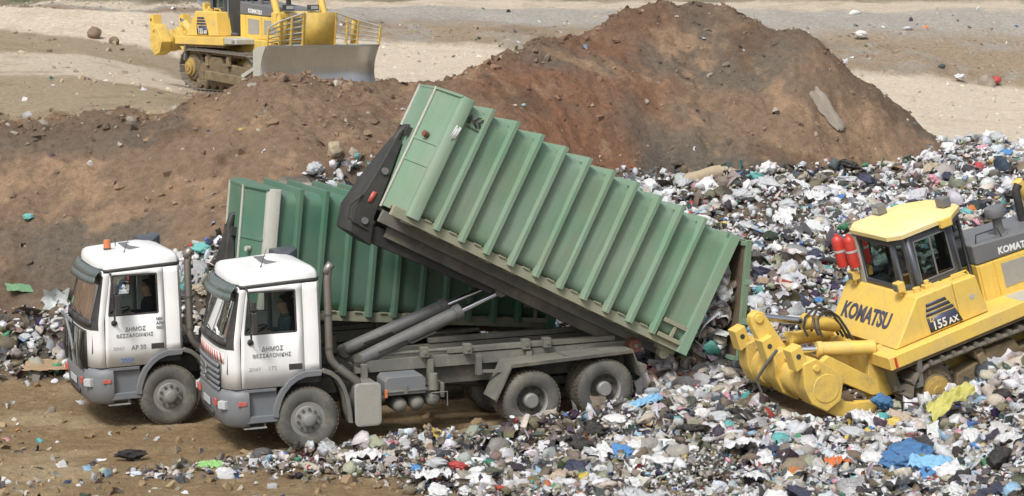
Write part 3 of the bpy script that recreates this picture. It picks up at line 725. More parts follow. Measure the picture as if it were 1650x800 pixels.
def make_truck(label, loc, rot, tilt, o):
    T = empty('hooklift_truck', loc, rot)
    tag(T, label, 'truck', 'hook-lift trucks with white cabs and green containers')
    # ---------------- cab shell
    zr = [1.13, 1.5, 1.80, 1.94, 2.06, 2.75, 2.88]
    rings = [cab_ring(z) for z in zr]
    for i in (0, 1, 2, 3, 15, 16, 17):
        x, y, z = rings[0][i]; rings[0][i] = (x, y, 1.37)
    sh = MB()
    n = 18
    def seg(i): return i if i < 9 else 17 - i          # half index of segment i
    sh.v = [p for r in rings for p in r]
    for k in range(len(zr) - 1):
        for i in range(n):
            s = seg(i)
            if s == 3: continue                                    # door opening
            if s >= 6 and 3 <= k <= 4: continue                    # windscreen opening
            j = (i + 1) % n
            f = (k * n + i, k * n + j, (k + 1) * n + j, (k + 1) * n + i)
            sh.f.append(list(f))
            blk = (s >= 5 and k == 2) or (s == 5 and 2 <= k <= 4) or (s == 4 and 3 <= k <= 4 and False)
            sh.m.append(1 if blk else 0)
    cab = sh.build('cab_shell', ['white_paint', 'black_plastic'], T, solid=.03)
    # roof
    ro = MB()
    def rr(z, s, dz=0): return [((x + .42) * s - .42, y * s, cab_z(x, 2.88) + z) for x, y, _ in cab_ring(2.88)]
    ro.loft([rr(.025, 1.0), rr(.10, .99), rr(.155, .955), rr(.20, .88), rr(.235, .72), rr(.252, .45), rr(.256, .1)])
    roof = ro.build('roof', 'white_paint', T, angle=60)
    g = MB()
    g.loft([rr(-.035, 1.012), rr(.03, 1.012)], cap=False)
    g.build('roof_gutter', 'black_plastic', T, solid=.012)
    ht = MB(); ht.prism([(-.48, -.42), (-.02, -.42), (.02, .42), (-.50, .42)], 3.125, 3.155, 'z'); ht.build('roof_hatch', 'hood_grey', roof, bevel=.008)
    # air-intake duct on the roof rear, far side
    dk = MB()
    dk.loft([[(-.12, .35, 3.06), (.02, .35, 3.06), (.02, .35, 3.10), (-.12, .35, 3.09)], [(-.10, .5, 3.06), (.30, .5, 3.02), (.30, .5, 3.25), (-.08, .5, 3.20)],
             [(-.12, .95, 3.0), (.34, .95, 2.95), (.34, .95, 3.24), (-.10, .95, 3.21)], [(-.05, 1.08, 2.98), (.32, 1.08, 2.93), (.32, 1.08, 3.1), (-.03, 1.08, 3.1)]])
    dk.build('intake_duct', 'cab_charcoal', T, bevel=.02)
    an = MB(); an.tube([(-.62, -.62, 3.08), (-.60, -.62, 3.13), (-.50, -.60, 3.42)], [.022, .008, .004], 6); an.build('antenna', 'black_plastic', roof)
    # ---------------- windscreen
    ws = MB()
    for za, zb in ((1.94, 2.06), (2.06, 2.40), (2.40, 2.75)):
        A = [p for p in cab_ring(za)[6:13]]; B_ = [p for p in cab_ring(zb)[6:13]]
        ws.strip([(x + .012, y, z) for x, y, z in A], [(x + .012, y, z) for x, y, z in B_])
    ws.build('windscreen', 'screen_glass', T, fix=False)
    fr = MB()
    lo = front_path(1.945, .006); hi = front_path(2.745, .006)
    fr.strip(front_path(1.86, .024)[5:-5], front_path(1.985, .018)[5:-5])
    fr.strip(front_path(2.70, .018)[6:-6], front_path(2.80, .020)[6:-6])
    fr.build('windscreen_frame', 'black_plastic', T, solid=.012)
    for a, b_ in ((14, 22), (24, 33)):                           # wipers
        wp = MB(); wp.tube([front_path(1.90, .03)[a + 4], front_path(2.0, .03)[(a + b_) // 2], front_path(2.03, .025)[b_]], .010, 6)
        wp.build('wiper', 'black_plastic', T)
    vs = MB()
    a_ = front_path(2.62, .15)[3:-3]; b_ = front_path(2.74, .14)[3:-3]; c_ = front_path(2.88, .05)[3:-3]
    m_ = min(len(a_), len(b_), len(c_))
    rs = lambda q: [q[round(i * (len(q) - 1) / (m_ - 1))] for i in range(m_)]
    vs.strip(rs(a_), rs(b_)); vs.strip(rs(b_), [(x, y, z + .0) for x, y, z in rs(c_)])
    vs.build('sun_visor', 'visor', T, solid=.014)
    # ---------------- doors with window, handle, mirror
    for s in (-1, 1):
        d = MB()
        zt = [1.5, 2.06, 2.76, 2.845]
        def X(z, k):
            t = clampt((z - 1.95) / .85); xa = -1.12 + .14 * t + .006
            return [xa, -1.05 + .12 * t, -.42, -.155, -.037][k]
        def Yv(z): return s * (1.15 - .06 * clampt((z - 1.95) / .85) + .010)
        zb = [1.14, 1.14, 1.14, 1.31, 1.37]
        rows = [[(X(1.14, k), Yv(1.14), zb[k]) for k in range(5)]] + [[(X(z, k), Yv(z), cab_z(X(z, k), z)) for k in range(5)] for z in zt]
        d.v = [p for r in rows for p in r]
        for r_ in range(4):
            for k in range(4):
                if r_ == 2 and k in (1, 2): continue
                d.f.append([r_ * 5 + k, r_ * 5 + k + 1, (r_ + 1) * 5 + k + 1, (r_ + 1) * 5 + k]); d.m.append(0)
        door = d.build('door', 'white_paint', T, solid=.035, fix=False)
        wq = [(X(2.06, 1), Yv(2.06), 2.06), (X(2.06, 3), Yv(2.06), 2.06), (X(2.76, 3), Yv(2.76), 2.76), (X(2.76, 1), Yv(2.76), 2.76)]
        w = MB(); w.add([(x, y - s * .02, z) for x, y, z in wq], [(0, 1, 2, 3)]); w.build('window', 'cab_glass', door, fix=False)
        fw = MB()
        for p, q in zip(wq, wq[1:] + wq[:1]):
            fw.beam((p[0], p[1] + s * .006, p[2]), (q[0], q[1] + s * .006, q[2]), .03, .024, (0, 1, 0))
        fw.build('window_seal', 'black_plastic', door, smooth=False)
        hd = MB(); hd.box(-.31, -.06, s * 1.152, s * 1.178, 1.40, 1.52); hd.build('handle', 'black_plastic', door, bevel=.01)
        cr = MB(); cr.box(-1.10, -.045, s * 1.158, s * 1.1645, 1.555, 1.562); cr.build('painted_crease', 'letter_faint', door, smooth=False)  # grey line paints the shade of a door crease
        # mirror
        mi = MB()
        mi.tube([(-.98, s * 1.13, 2.83), (-1.0, s * 1.30, 2.82), (-1.01, s * 1.40, 2.74), (-.99, s * 1.42, 2.3), (-.97, s * 1.36, 2.02), (-.95, s * 1.17, 1.93)], .017, 8)
        mi.lathe([(.05, -.01), (.055, .03), (.001, .06)], (-.95, s * 1.16, 1.93), (0, s, 0), 12)
        arm = mi.build('mirror_arm', 'black_plastic', T)
        mh = MB(); mh.box(-.98, -.885, s * 1.30, s * 1.52, 2.10, 2.48); mh.box(-.975, -.90, s * 1.31, s * 1.50, 2.50, 2.66)
        mh.build('mirror_housing', 'black_plastic', arm, bevel=.02)
        mg = MB(); mg.box(-.883, -.880, s * 1.32, s * 1.50, 2.12, 2.46); mg.build('mirror_glass', 'chrome', arm, smooth=False)
    # ---------------- interior
    it = MB()
    it.box(-1.15, .24, -1.08, 1.08, 1.15, 1.38)                       # floor
    it.box(.19, .24, -1.05, 1.05, 1.38, 2.05); it.box(.19, .24, -1.05, -.75, 2.05, 2.84); it.box(.19, .24, .75, 1.05, 2.05, 2.84); it.box(.19, .24, -.75, .75, 2.6, 2.84)
    it.box(-.95, .24, -1.02, 1.02, 2.825, 2.84)
    it.prism([(-1.33, 1.38), (-.95, 1.38), (-.86, 1.86), (-.95, 1.96), (-1.30, 1.93)], -1.02, 1.02, 'y')   # dashboard
    it.build('interior', 'cab_lining', T, smooth=False)
    rw = MB(); rw.add([(.20, -.75, 2.05), (.20, .75, 2.05), (.20, .75, 2.6), (.20, -.75, 2.6)], [(0, 1, 2, 3)]); rw.build('rear_window', 'cab_glass', T, fix=False)
    for sy in (-.55, .55):
        se = MB(); se.box(-.42, .05, sy - .25, sy + .25, 1.40, 1.66); se.prism([(-.02, 1.62), (.12, 1.62), (.19, 2.34), (.08, 2.36)], sy - .23, sy + .23, 'y'); se.box(.09, .18, sy - .12, sy + .12, 2.37, 2.54)
        se.build('seat', 'seat_cloth', T, bevel=.04)
    sw = MB()
    ctr = Vector((-.74, -.55, 2.02)); axn = Vector((-.35, 0, .94)).normalized(); uu = Vector((0, 1, 0)); vv = axn.cross(uu)
    sw.tube([tuple(ctr + (uu * math.cos(t) + vv * math.sin(t)) * .22) for t in [2 * math.pi * k / 24 for k in range(25)]], .014, 6)
    sw.tube([tuple(ctr), (-.98, -.55, 1.6)], .03, 8)
    for t in (0, 2.1, 4.2): sw.tube([tuple(ctr), tuple(ctr + (uu * math.cos(t) + vv * math.sin(t)) * .22)], .012, 6)
    sw.build('steering_wheel', 'black_plastic', T)
    # ---------------- front: stripes, grille, emblem
    if o['grille']:
        st = MB()
        N_ = 48
        lo, hi = front_path(1.56, .024, N_), front_path(1.73, .024, N_)
        stw = MB(); stw.strip(lo[6:-6], hi[6:-6]); stw.build('stripe_board', 'letter_white', T, solid=.004)
        lo, hi = front_path(1.56, .030, N_), front_path(1.73, .030, N_)
        for k in range(7, N_ - 8, 3):
            st.add([lo[k], lo[k + 1], hi[min(k + 2, N_ - 7)], hi[k + 1]], [(0, 1, 2, 3)])
        st.build('warning_stripes', 'red_paint', T, solid=.003)
        gr = MB(); gr.strip(front_path(1.06, .026)[9:-9], front_path(1.54, .024)[8:-8]); grille = gr.build('grille', 'black_plastic', T, solid=.012)
        for z in (1.10, 1.20, 1.30, 1.40, 1.50):
            sl = MB()
            sl.strip(front_path(z - .026, .060)[9:-9], front_path(z + .034, .036)[9:-9]); sl.build('grille_slat', 'grey_plastic', grille, solid=.016)
        em = MB(); cx_ = front_path(1.30, .085)[24]
        c0 = Vector((cx_[0], 0, 1.30))
        em.tube([tuple(c0 + Vector((0, math.cos(t), math.sin(t))) * .125) for t in [2 * math.pi * k / 24 for k in range(25)]], .012, 6)
        for k in range(3):
            t = math.pi / 2 + k * 2 * math.pi / 3
            em.tube([tuple(c0), tuple(c0 + Vector((0, math.cos(t), math.sin(t))) * .125)], [.02, .004], 6)
        em.build('star_emblem', 'chrome', grille)
    else:
        # grille flap missing: dark sheet paints a hollow's shade, with hoses and a broken frame
        gr = MB(); gr.strip(front_path(1.06, .024)[8:-7], front_path(1.78, .024)[8:-7]); grille = gr.build('painted_hollow', 'dark_steel', T, solid=.006)
        rb = random.Random(5)
        for k in range(9):
            y = -.75 + k * .19
            hs = MB(); hs.tube([(-1.45 - .02 * rb.random(), y + rb.uniform(-.05, .05), 1.06), (-1.48 - .03 * rb.random(), y + rb.uniform(-.08, .08), 1.3), (-1.47, y + rb.uniform(-.08, .08), 1.5), (-1.44, y, 1.76)], rb.choice((.014, .02, .03)), 7)
            hs.build('engine_hose', rb.choice(('rubber_hose', 'dusty_steel', 'hood_grey')), grille)
        fl = MB(); fl.loft([[(-1.45, .15, 1.75), (-1.45, .95, 1.75), (-1.43, .95, 1.83), (-1.43, .15, 1.83)], [(-1.55, .3, 1.86), (-1.53, .9, 1.86), (-1.50, .9, 1.92), (-1.52, .3, 1.92)]])
        fl.build('raised_front_flap', 'grey_plastic', T, bevel=.02)
        ex = MB(); ex.tube([(-1.48, -.1, 1.1), (-1.50, 0, 1.5), (-1.52, .35, 1.86)], .03, 8); ex.build('bent_strut', 'grey_plastic', T)
    # ---------------- bumper
    def bring(z, o_, xb=-1.0):
        h = cab_plan(1.5)[5:]
        P = [(xb, -1.19 - o_)] + [(-1.12 - o_ * .3, -1.20 - o_)] + [(x - .035 - o_, y * 1.055 - o_ * .6) for x, y in h[1:]]
        full = P + [(x, -y) for x, y in P[-2::-1]]
        return [(x, y, z) for x, y in full]
    bp = MB(); bp.loft([bring(.47, -.07), bring(.52, -.01), bring(.72, .02), bring(.98, .025), bring(1.06, 0), bring(1.115, -.05)])
    bumper = bp.build('bumper', 'grey_plastic', T, angle=50)
    ik = MB(); q0, q1 = bring(.57, .020), bring(.68, .026); ik.strip(q0[4:-4], q1[4:-4]); ik.build('painted_intake', 'black_plastic', bumper, solid=.006)  # black strip paints the dark of the bumper opening
    pl = MB(); pl.box(-1.495, -1.48, -.28, .24, .74, .86); pl.build('number_plate', 'letter_faint', bumper, bevel=.004)
    for s in (-1, 1):
        hl = MB()
        hl.loft([[(-1.33, s * 1.07, .79), (-1.43, s * .92, .79), (-1.43, s * .92, .94), (-1.33, s * 1.07, .95)], [(-1.402, s * 1.10, .80), (-1.495, s * .95, .80), (-1.495, s * .95, .93), (-1.402, s * 1.10, .94)]])
        hl.build('headlight', 'lamp_lens', bumper, bevel=.012)
        rl = MB(); rl.box(-1.49, -1.475, s * .66, s * .80, .83, .92) if False else rl.prism([(s * .62, .82), (s * .79, .82), (s * .80, .93), (s * .64, .93)], -1.497, -1.46, 'x'); rl.build('fog_lamp', 'red_faded', bumper, bevel=.006)
        mk = MB(); mk.box(-1.19, -1.05, min(s * 1.18, s * 1.232), max(s * 1.18, s * 1.232), .86, .93); mk.build('side_marker', 'red_faded', bumper, bevel=.006)
    # ---------------- entry steps and wheel arch (both sides)
    for s in (-1, 1):
        ent = MB()
        def ybox(mb, x0, x1, ya, yb, z0, z1): mb.box(x0, x1, min(s * ya, s * yb), max(s * ya, s * yb), z0, z1)
        ybox(ent, -1.10, -.50, .80, 1.10, .56, 1.12)
        ybox(ent, -1.10, -.52, 1.10, 1.17, 1.06, 1.125); ybox(ent, -1.10, -1.02, 1.10, 1.17, .60, 1.06); ybox(ent, -1.10, -.52, 1.10, 1.19, .54, .66)
        entry = ent.build('entry_panel', 'grey_plastic', T, bevel=.015)
        sp = MB(); ybox(sp, -1.09, -.70, .92, 1.15, .44, .465); sp.tube([(-1.07, s * 1.10, .45), (-1.05, s * 1.08, .56)], .016, 6); sp.tube([(-.73, s * 1.10, .45), (-.70, s * 1.06, .58)], .016, 6)
        sp.build('foot_step', 'alu_plate', entry, smooth=False)
        for nm, pts, mt in (('front_arch', [(-.60, .62), (-.60, .74), (-.53, .94), (-.45, 1.09), (-.32, 1.23), (-.18, 1.32), (-.02, 1.37), (.28, 1.37)], 'grey_plastic'),
                            ('rear_arch', [(.29, 1.39), (.44, 1.33), (.56, 1.23), (.66, 1.07), (.73, .86), (.77, .62), (.785, .40)], 'dusty_steel')):
            out, inn = [], []
            for k, p in enumerate(pts):
                c0 = Vector((0, .54)); d_ = (Vector(p) - c0).normalized()
                out.append(p); inn.append(tuple(Vector(p) - d_ * (.105 if nm == 'front_arch' else .075)))
            ar = MB(); ar.prism(out + inn[::-1], s * 1.10, s * 1.215, 'y')
            arch = ar.build(nm, mt, T, bevel=.012)
            ln = MB(); ln.strip([(p[0], s * 1.10, p[1]) for p in inn], [(p[0], s * .72, p[1]) for p in inn]); ln.build('arch_liner', 'chassis', arch, solid=.015)
    # ---------------- chassis
    ch = MB()
    for s in (-1, 1):
        ch.box(-1.2, 6.15, s * .42 - .04, s * .42 + .04, .80, 1.10)
    frame = ch.build('chassis_frame', 'chassis', T, bevel=.006)
    for x in (.9, 2.3, 3.4, 4.75, 6.1):
        cm = MB(); cm.box(x - .06, x + .06, -.38, .38, .84, 1.06); cm.build('cross_member', 'chassis', frame, smooth=False)
    eng = MB(); eng.box(-1.0, .75, -.40, .40, .62, 1.34); eng.cyl((.4, -.1, .8), (1.6, -.1, .82), .17, .15, 14); eng.build('engine_block', 'dark_steel', T, bevel=.03)
    sf = MB()
    for s in (-1, 1):
        sf.box(1.0, 6.2, s * .55 - .05, s * .55 + .05, 1.13, 1.34)
        for x in (1.15, 2.35, 3.25, 4.2, 5.2):
            sf.box(x - .05, x + .05, s * .66 - .06, s * .66 + .06, .95, 1.30)
    sub = sf.build('hooklift_subframe', 'dusty_steel', T, bevel=.008)
    rl_ = MB(); rl_.tube([(1.1, -.52, 1.42), (5.3, -.52, 1.42)], .035, 8); rl_.box(2.7, 5.9, -.62, -.48, 1.36, 1.45); rl_.box(2.7, 5.9, .48, .62, 1.36, 1.45); rl_.build('guide_rail', 'dusty_steel', T, bevel=.008)
    for x in (2.25, 3.05, 4.15, 4.55):
        lk = MB(); lk.box(x - .07, x + .07, -.72, -.56, 1.345, 1.52); lk.cyl((x, -.74, 1.43), (x, -.55, 1.43), .035, n=10); lk.build('locking_bracket', 'dusty_steel', sub, bevel=.008)
    # boxes along the near side
    mu = MB()
    def rrect(x0, x1, z0, z1, r_, k=4):
        P = []
        for cx_, cz_, a0 in ((x1 - r_, z1 - r_, 0), (x0 + r_, z1 - r_, 90), (x0 + r_, z0 + r_, 180), (x1 - r_, z0 + r_, 270)):
            for i in range(k + 1):
                a = R(a0 + 90 * i / k); P.append((cx_ + r_ * math.cos(a), cz_ + r_ * math.sin(a)))
        return P
    mu.prism(rrect(.84, 1.28, .34, 1.06, .07), -1.17, -.62, 'y'); muf = mu.build('silencer', 'dusty_steel', T, bevel=.01)
    mp = MB(); mp.prism(rrect(.825, 1.295, .325, 1.075, .085), -1.205, -1.165, 'y'); mpl = mp.build('silencer_frame', 'alu_plate', muf, bevel=.008)
    mp = MB(); mp.prism(rrect(.85, 1.27, .35, 1.05, .07), -1.212, -1.2, 'y'); mp.build('perforated_plate', 'grille_net', muf)
    tb = MB(); tb.prism([(1.38, .80), (2.12, .80), (2.12, 1.06), (2.06, 1.13), (1.44, 1.13), (1.38, 1.06)], -1.14, -.62, 'y'); box_ = tb.build('tool_box', 'grey_plastic', T, bevel=.02)
    tl = MB(); tl.box(1.37, 2.13, -1.165, -1.135, .86, .885); tl.box(1.72, 1.78, -1.17, -1.135, .82, .97); tl.build('box_latch', 'dusty_steel', box_, bevel=.005)
    rf = MB(); rf.box(1.37, 1.42, -1.17, -1.14, .78, .92); rf.build('reflector', 'amber_lens', box_, bevel=.005)
    for x, z in ((1.68, .60), (1.99, .62), (2.28, .66)):
        at_ = MB(); at_.lathe([(.001, -.02), (.07, 0), (.115, .04), (.135, .11), (.135, .55), (.1, .63), (.001, .65)], (x, -1.10, z), (0, 1, 0), 24); at_.build('air_tank', 'dusty_steel', T, angle=60)
    vp = MB(); vp.cyl((2.28, -1.05, .84), (2.28, -1.05, 1.12), .10, .08, 14); vp.box(2.4, 2.46, -1.12, -.7, .70, .95); vp.tube([(2.2, -1.16, .80), (2.5, -1.16, .80), (2.5, -1.16, .55)], .014, 6); vp.build('valve_unit', 'dusty_steel', T, bevel=.01)
    hz = MB()
    rb = random.Random(8)
    for k in range(7):
        y0 = -.5 + k * .15
        hz.tube([(.36, y0, 1.15), (.45, y0 + .05, 1.5 + .2 * rb.random()), (.6, y0, 1.25), (.95, y0, 1.2)], .018, 6)
    hz.box(.45, 1.0, -.5, .5, 1.10, 1.25)
    hz.build('coiled_hoses', 'rubber_hose', T)
    # exhaust stack
    ek = MB(); ek.tube([(.46, -1.02, 3.10), (.46, -1.02, 3.02), (.44, -1.02, 2.9), (.44, -1.02, 1.62), (.47, -1.02, 1.50), (.56, -1.0, 1.38), (.92, -1.0, 1.06)], [.062] * 7, 16, cap=False)
    ekt = ek.build('exhaust_stack', 'exhaust_steel', T, solid=.008, angle=60)
    eb = MB(); eb.tube([(.42, -1.02, 2.98), (.46, -1.02, 3.08), (.52, -1.02, 3.15)], [.064, .068, .07], 16, cap=False); eb.build('exhaust_tip', 'exhaust_steel', ekt, solid=.01, angle=60)
    cl = MB(); cl.lathe([(.066, -.02), (.076, -.02), (.076, .02), (.066, .02)], (.44, -1.02, 2.28), (0, 0, 1), 16, cap=False); cl.build('exhaust_clamp', 'chassis', ekt)
    cl = MB(); cl.lathe([(.066, -.02), (.076, -.02), (.076, .02), (.066, .02)], (.44, -1.02, 1.70), (0, 0, 1), 16, cap=False); cl.build('exhaust_clamp', 'chassis', ekt)
    cl = MB(); cl.box(.24, .37, -1.04, -1.0, 2.26, 2.30); cl.build('exhaust_strut', 'chassis', ekt)
    cu_ = MB(); cu_.lathe([(.085, 0), (.085, .42), (.07, .45), (.001, .45)], (.60, -1.0, 1.34), (.66, 0, -.56), 16); cu_.build('exhaust_elbow', 'exhaust_steel', ekt)
    # ---------------- rear mudguards, lamps
    for s in (-1, 1):
        mgd = MB()
        pts = [(3.36, .58), (3.67, 1.185), (5.98, 1.275), (6.16, .78)]
        a0 = [(x, s * 1.24, z) for x, z in pts]; a1 = [(x, s * .62, z) for x, z in pts]
        mgd.strip(a0, a1); mud_ = mgd.build('mudguard', 'dusty_steel', T, solid=.025, smooth=False)
        ed = MB(); ed.strip([(x, s * 1.245, z + .012) for x, z in pts], [(x, s * 1.245, z - .045) for x, z in pts]); ed.build('mudguard_lip', 'chassis', mud_, solid=.02, smooth=False)
        br = MB(); br.beam((3.25, s * .6, 1.0), (3.62, s * 1.0, 1.05), .05, .05); br.build('mudguard_bracket', 'dusty_steel', mud_, smooth=False)
        br = MB(); br.beam((4.75, s * .6, 1.22), (4.75, s * 1.15, 1.25), .05, .04); br.build('mudguard_bracket', 'dusty_steel', mud_, smooth=False)
    tlb = MB(); tlb.box(6.15, 6.28, -1.15, 1.15, .82, .98); tlb.build('rear_bumper_bar', 'dusty_steel', T, bevel=.01)
    for s in (-1, 1):
        tl_ = MB(); tl_.box(6.28, 6.31, s * .95 - .17, s * .95 + .17, .84, .96); tl_.build('tail_lamp', 'red_faded', T, bevel=.006)
    # axles and wheels
    for x, z in ((0, .53), (4.06, o['z1']), (5.46, o['z2'])):
        axm = MB(); axm.cyl((x, -.9, z), (x, .9, z), .09, n=12); axm.build('axle', 'dark_steel', T)
    for s in (-1, 1):
        axm = MB(); axm.box(4.0, 5.5, s * .45 - .05, s * .45 + .05, .62, .76); axm.build('leaf_spring', 'dark_steel', T, smooth=False)
    axm = MB(); axm.cyl((2.2, 0, .8), (4.0, 0, .6), .07, n=10); axm.build('drive_shaft', 'dark_steel', T)
    for s in (-1, 1):
        wheel(T, 0, s * 1.20, .535, s, 'front')
        wheel(T, 4.06, s * 1.22, o['z1'], s, 'dual'); wheel(T, 5.46, s * 1.22, o['z2'], s, 'dual')
    # ---------------- hook arm: frame under the container, mast, hook and rams (tilt about the rear rollers)
    piv = Vector((6.17, 0, 1.27))
    ca, sa = math.cos(R(tilt)), math.sin(R(tilt))
    def K(l, y, h):
        """l metres forward of the rear pivot along the frame, h above it"""
        if l > 2.6: l = l - o.get('dl', 0) * (l - 2.6) / 2.8
        return (piv.x - l * ca + h * sa, y, piv.z + l * sa + h * ca)
    tf = MB()
    for s in (-1, 1):
        tf.loft([[K(0, s * .40 - .06, -.14), K(0, s * .40 + .06, -.14), K(0, s * .40 + .06, .12), K(0, s * .40 - .06, .12)],
                 [K(5.05, s * .40 - .06, -.10), K(5.05, s * .40 + .06, -.10), K(5.05, s * .40 + .06, .12), K(5.05, s * .40 - .06, .12)]])
    for l in (.6, 1.8, 3.0, 4.2): 
        tf.loft([[K(l, -.36, -.05), K(l, -.36, .05), K(l + .1, -.36, .05), K(l + .1, -.36, -.05)], [K(l, .36, -.05), K(l, .36, .05), K(l + .1, .36, .05), K(l + .1, .36, -.05)]])
    tfo = tf.build('tipping_frame', 'chassis', T, bevel=.01)
    for s in (-1, 1):
        rl2 = MB(); rl2.cyl((piv.x + .04, s * .62, piv.z), (piv.x + .04, s * .86, piv.z), .125, n=24); rl2.build('rear_roller', 'roller_red', T, bevel=.015)
    cap_ = MB(); cap_.cyl((piv.x + .04, -.875, piv.z), (piv.x + .04, -.85, piv.z), .04, n=12); cap_.build('roller_cap', 'dusty_steel', T)
    ja = MB()   # jib: from the front of the frame, up the container's front
    for s in (-1, 1):
        ja.loft([[K(2.6, s * .26 - .05, -.22), K(2.6, s * .26 + .05, -.22), K(2.6, s * .26 + .05, .05), K(2.6, s * .26 - .05, .05)],
                 [K(5.35, s * .34 - .05, -.30), K(5.35, s * .34 + .05, -.30), K(5.35, s * .34 + .05, .02), K(5.35, s * .34 - .05, .02)]])
    ja.loft([[K(5.20, -.46, -.34), K(5.66, -.46, -.26), K(5.66, .46, -.26), K(5.20, .46, -.34)],
             [K(5.36, -.46, .14), K(5.76, -.46, .14), K(5.76, .46, .14), K(5.36, .46, .14)],
             [K(5.38, -.36, .90), K(5.64, -.36, .90), K(5.64, .36, .90), K(5.38, .36, .90)],
             [K(5.38, -.15, 1.56), K(5.52, -.15, 1.56), K(5.52, .15, 1.56), K(5.38, .15, 1.56)]])
    jib = ja.build('hook_arm', 'dark_steel', T, bevel=.02)
    hk = MB(); hk.tube([K(5.46, 0, 1.46), K(5.45, 0, 1.66), K(5.40, 0, 1.82), K(5.30, 0, 1.86), K(5.22, 0, 1.80), K(5.22, 0, 1.70)], [.09, .075, .065, .06, .05, .03], 10); hk.build('hook', 'dark_steel', jib)
    pn = MB()
    for h, l, w_ in ((.95, 5.51, .40), (.02, 5.50, .50)):
        pn = MB(); pn.cyl(K(l, -w_, h), K(l, w_, h), .06, n=14); pn.build('pivot_pin', 'hood_grey', jib)
    hs = MB(); hs.tube([K(5.72, -.44, .42), K(5.86, -.48, .16), K(5.80, -.50, -.06), K(5.4, -.48, -.10)], .018, 7); hs.build('hose', 'rubber_hose', jib)
    if tilt > 15:
        rdm = MB(); rdm.add([K(5.60, -.455, .34), K(5.52, -.452, .36), K(5.50, -.43, .56), K(5.58, -.43, .54)], [(0, 1, 2, 3)]); rdm.build('red_mark', 'red_faded', jib, solid=.004, fix=False)
    for s in (-1, 1):
        p0 = Vector((1.10, s * .50, 1.34)); p1 = Vector(K(2.62, s * .34, -.12))
        d_ = (p1 - p0); L_ = d_.length; d_ = d_ / L_
        bl = min(2.06, L_ - .15)
        cy = MB(); cy.lathe([(.09, 0), (.125, .04), (.125, bl - .14), (.145, bl - .12), (.145, bl), (.07, bl + .01)], p0, d_, 22)
        cyl_ = cy.build('hydraulic_ram', 'ram_grey', T)
        rd = MB(); rd.cyl(p0 + d_ * (bl - .05), p1, .055, n=16); rd.build('ram_rod', 'chrome', cyl_)
        ey = MB(); ey.cyl(p0 + Vector((0, -.1, 0)), p0 + Vector((0, .1, 0)), .11, n=14); ey.build('ram_eye', 'chassis', cyl_)
        ey = MB(); ey.cyl(p1 + Vector((0, -.09, 0)), p1 + Vector((0, .09, 0)), .09, n=14); ey.build('ram_eye', 'chassis', cyl_)
        ey = MB(); ey.tube([p0 + d_ * .35 + Vector((0, -.16, .02)), p0 + d_ * .9 + Vector((0, -.15, .0)), p0 + d_ * 1.0 + Vector((0, -.16, -.1)), p0 + d_ * 1.5 + Vector((0, -.15, -.12))], .016, 6); ey.build('ram_hose', 'rubber_hose', cyl_)
    # ---------------- lettering on the near door
    ts = [('ΔΗΜΟΣ', .105, 'letter_grey', -.575, 1.765, .9), ('ΘΕΣΣΑΛΟΝΙΚΗΣ', .092, 'letter_grey', -.59, 1.655, .86)]
    for body, sz, mt, x, z, sx in ts:
        text_obj('lettering', body, sz, mt, T, (x, -1.181, z), (1, 0, 0), (0, 0, 1), bold=0, sx=sx, align='CENTER', space=1.08)
    text_obj('lettering', '2041', .085, 'letter_faint', T, (-1.0, -1.181, 1.44), (1, 0, 0), (0, 0, 1), bold=.001, sx=1.25, shear=.25)
    for body, sz, mt, x, z in o['texts']:
        text_obj('lettering', body, sz, mt, T, (x, -1.181, z), (1, 0, 0), (0, 0, 1), bold=.0015, sx=.95)
    if o.get('beacon'):
        bc = MB(); bc.cyl((-.78, .02, 3.09), (-.78, .02, 3.12), .07, n=16); be = bc.build('beacon_base', 'black_plastic', roof)
        bc = MB(); bc.lathe([(.066, 0), (.066, .12), (.058, .15), (.001, .152)], (-.78, .02, 3.12), (0, 0, 1), 18); bc.build('beacon', 'amber_lens', be)
        an = MB(); an.tube([(-.60, .18, 3.12), (-.60, .18, 3.26)], .008, 6); an.build('stub_antenna', 'black_plastic', roof)
    return T, K

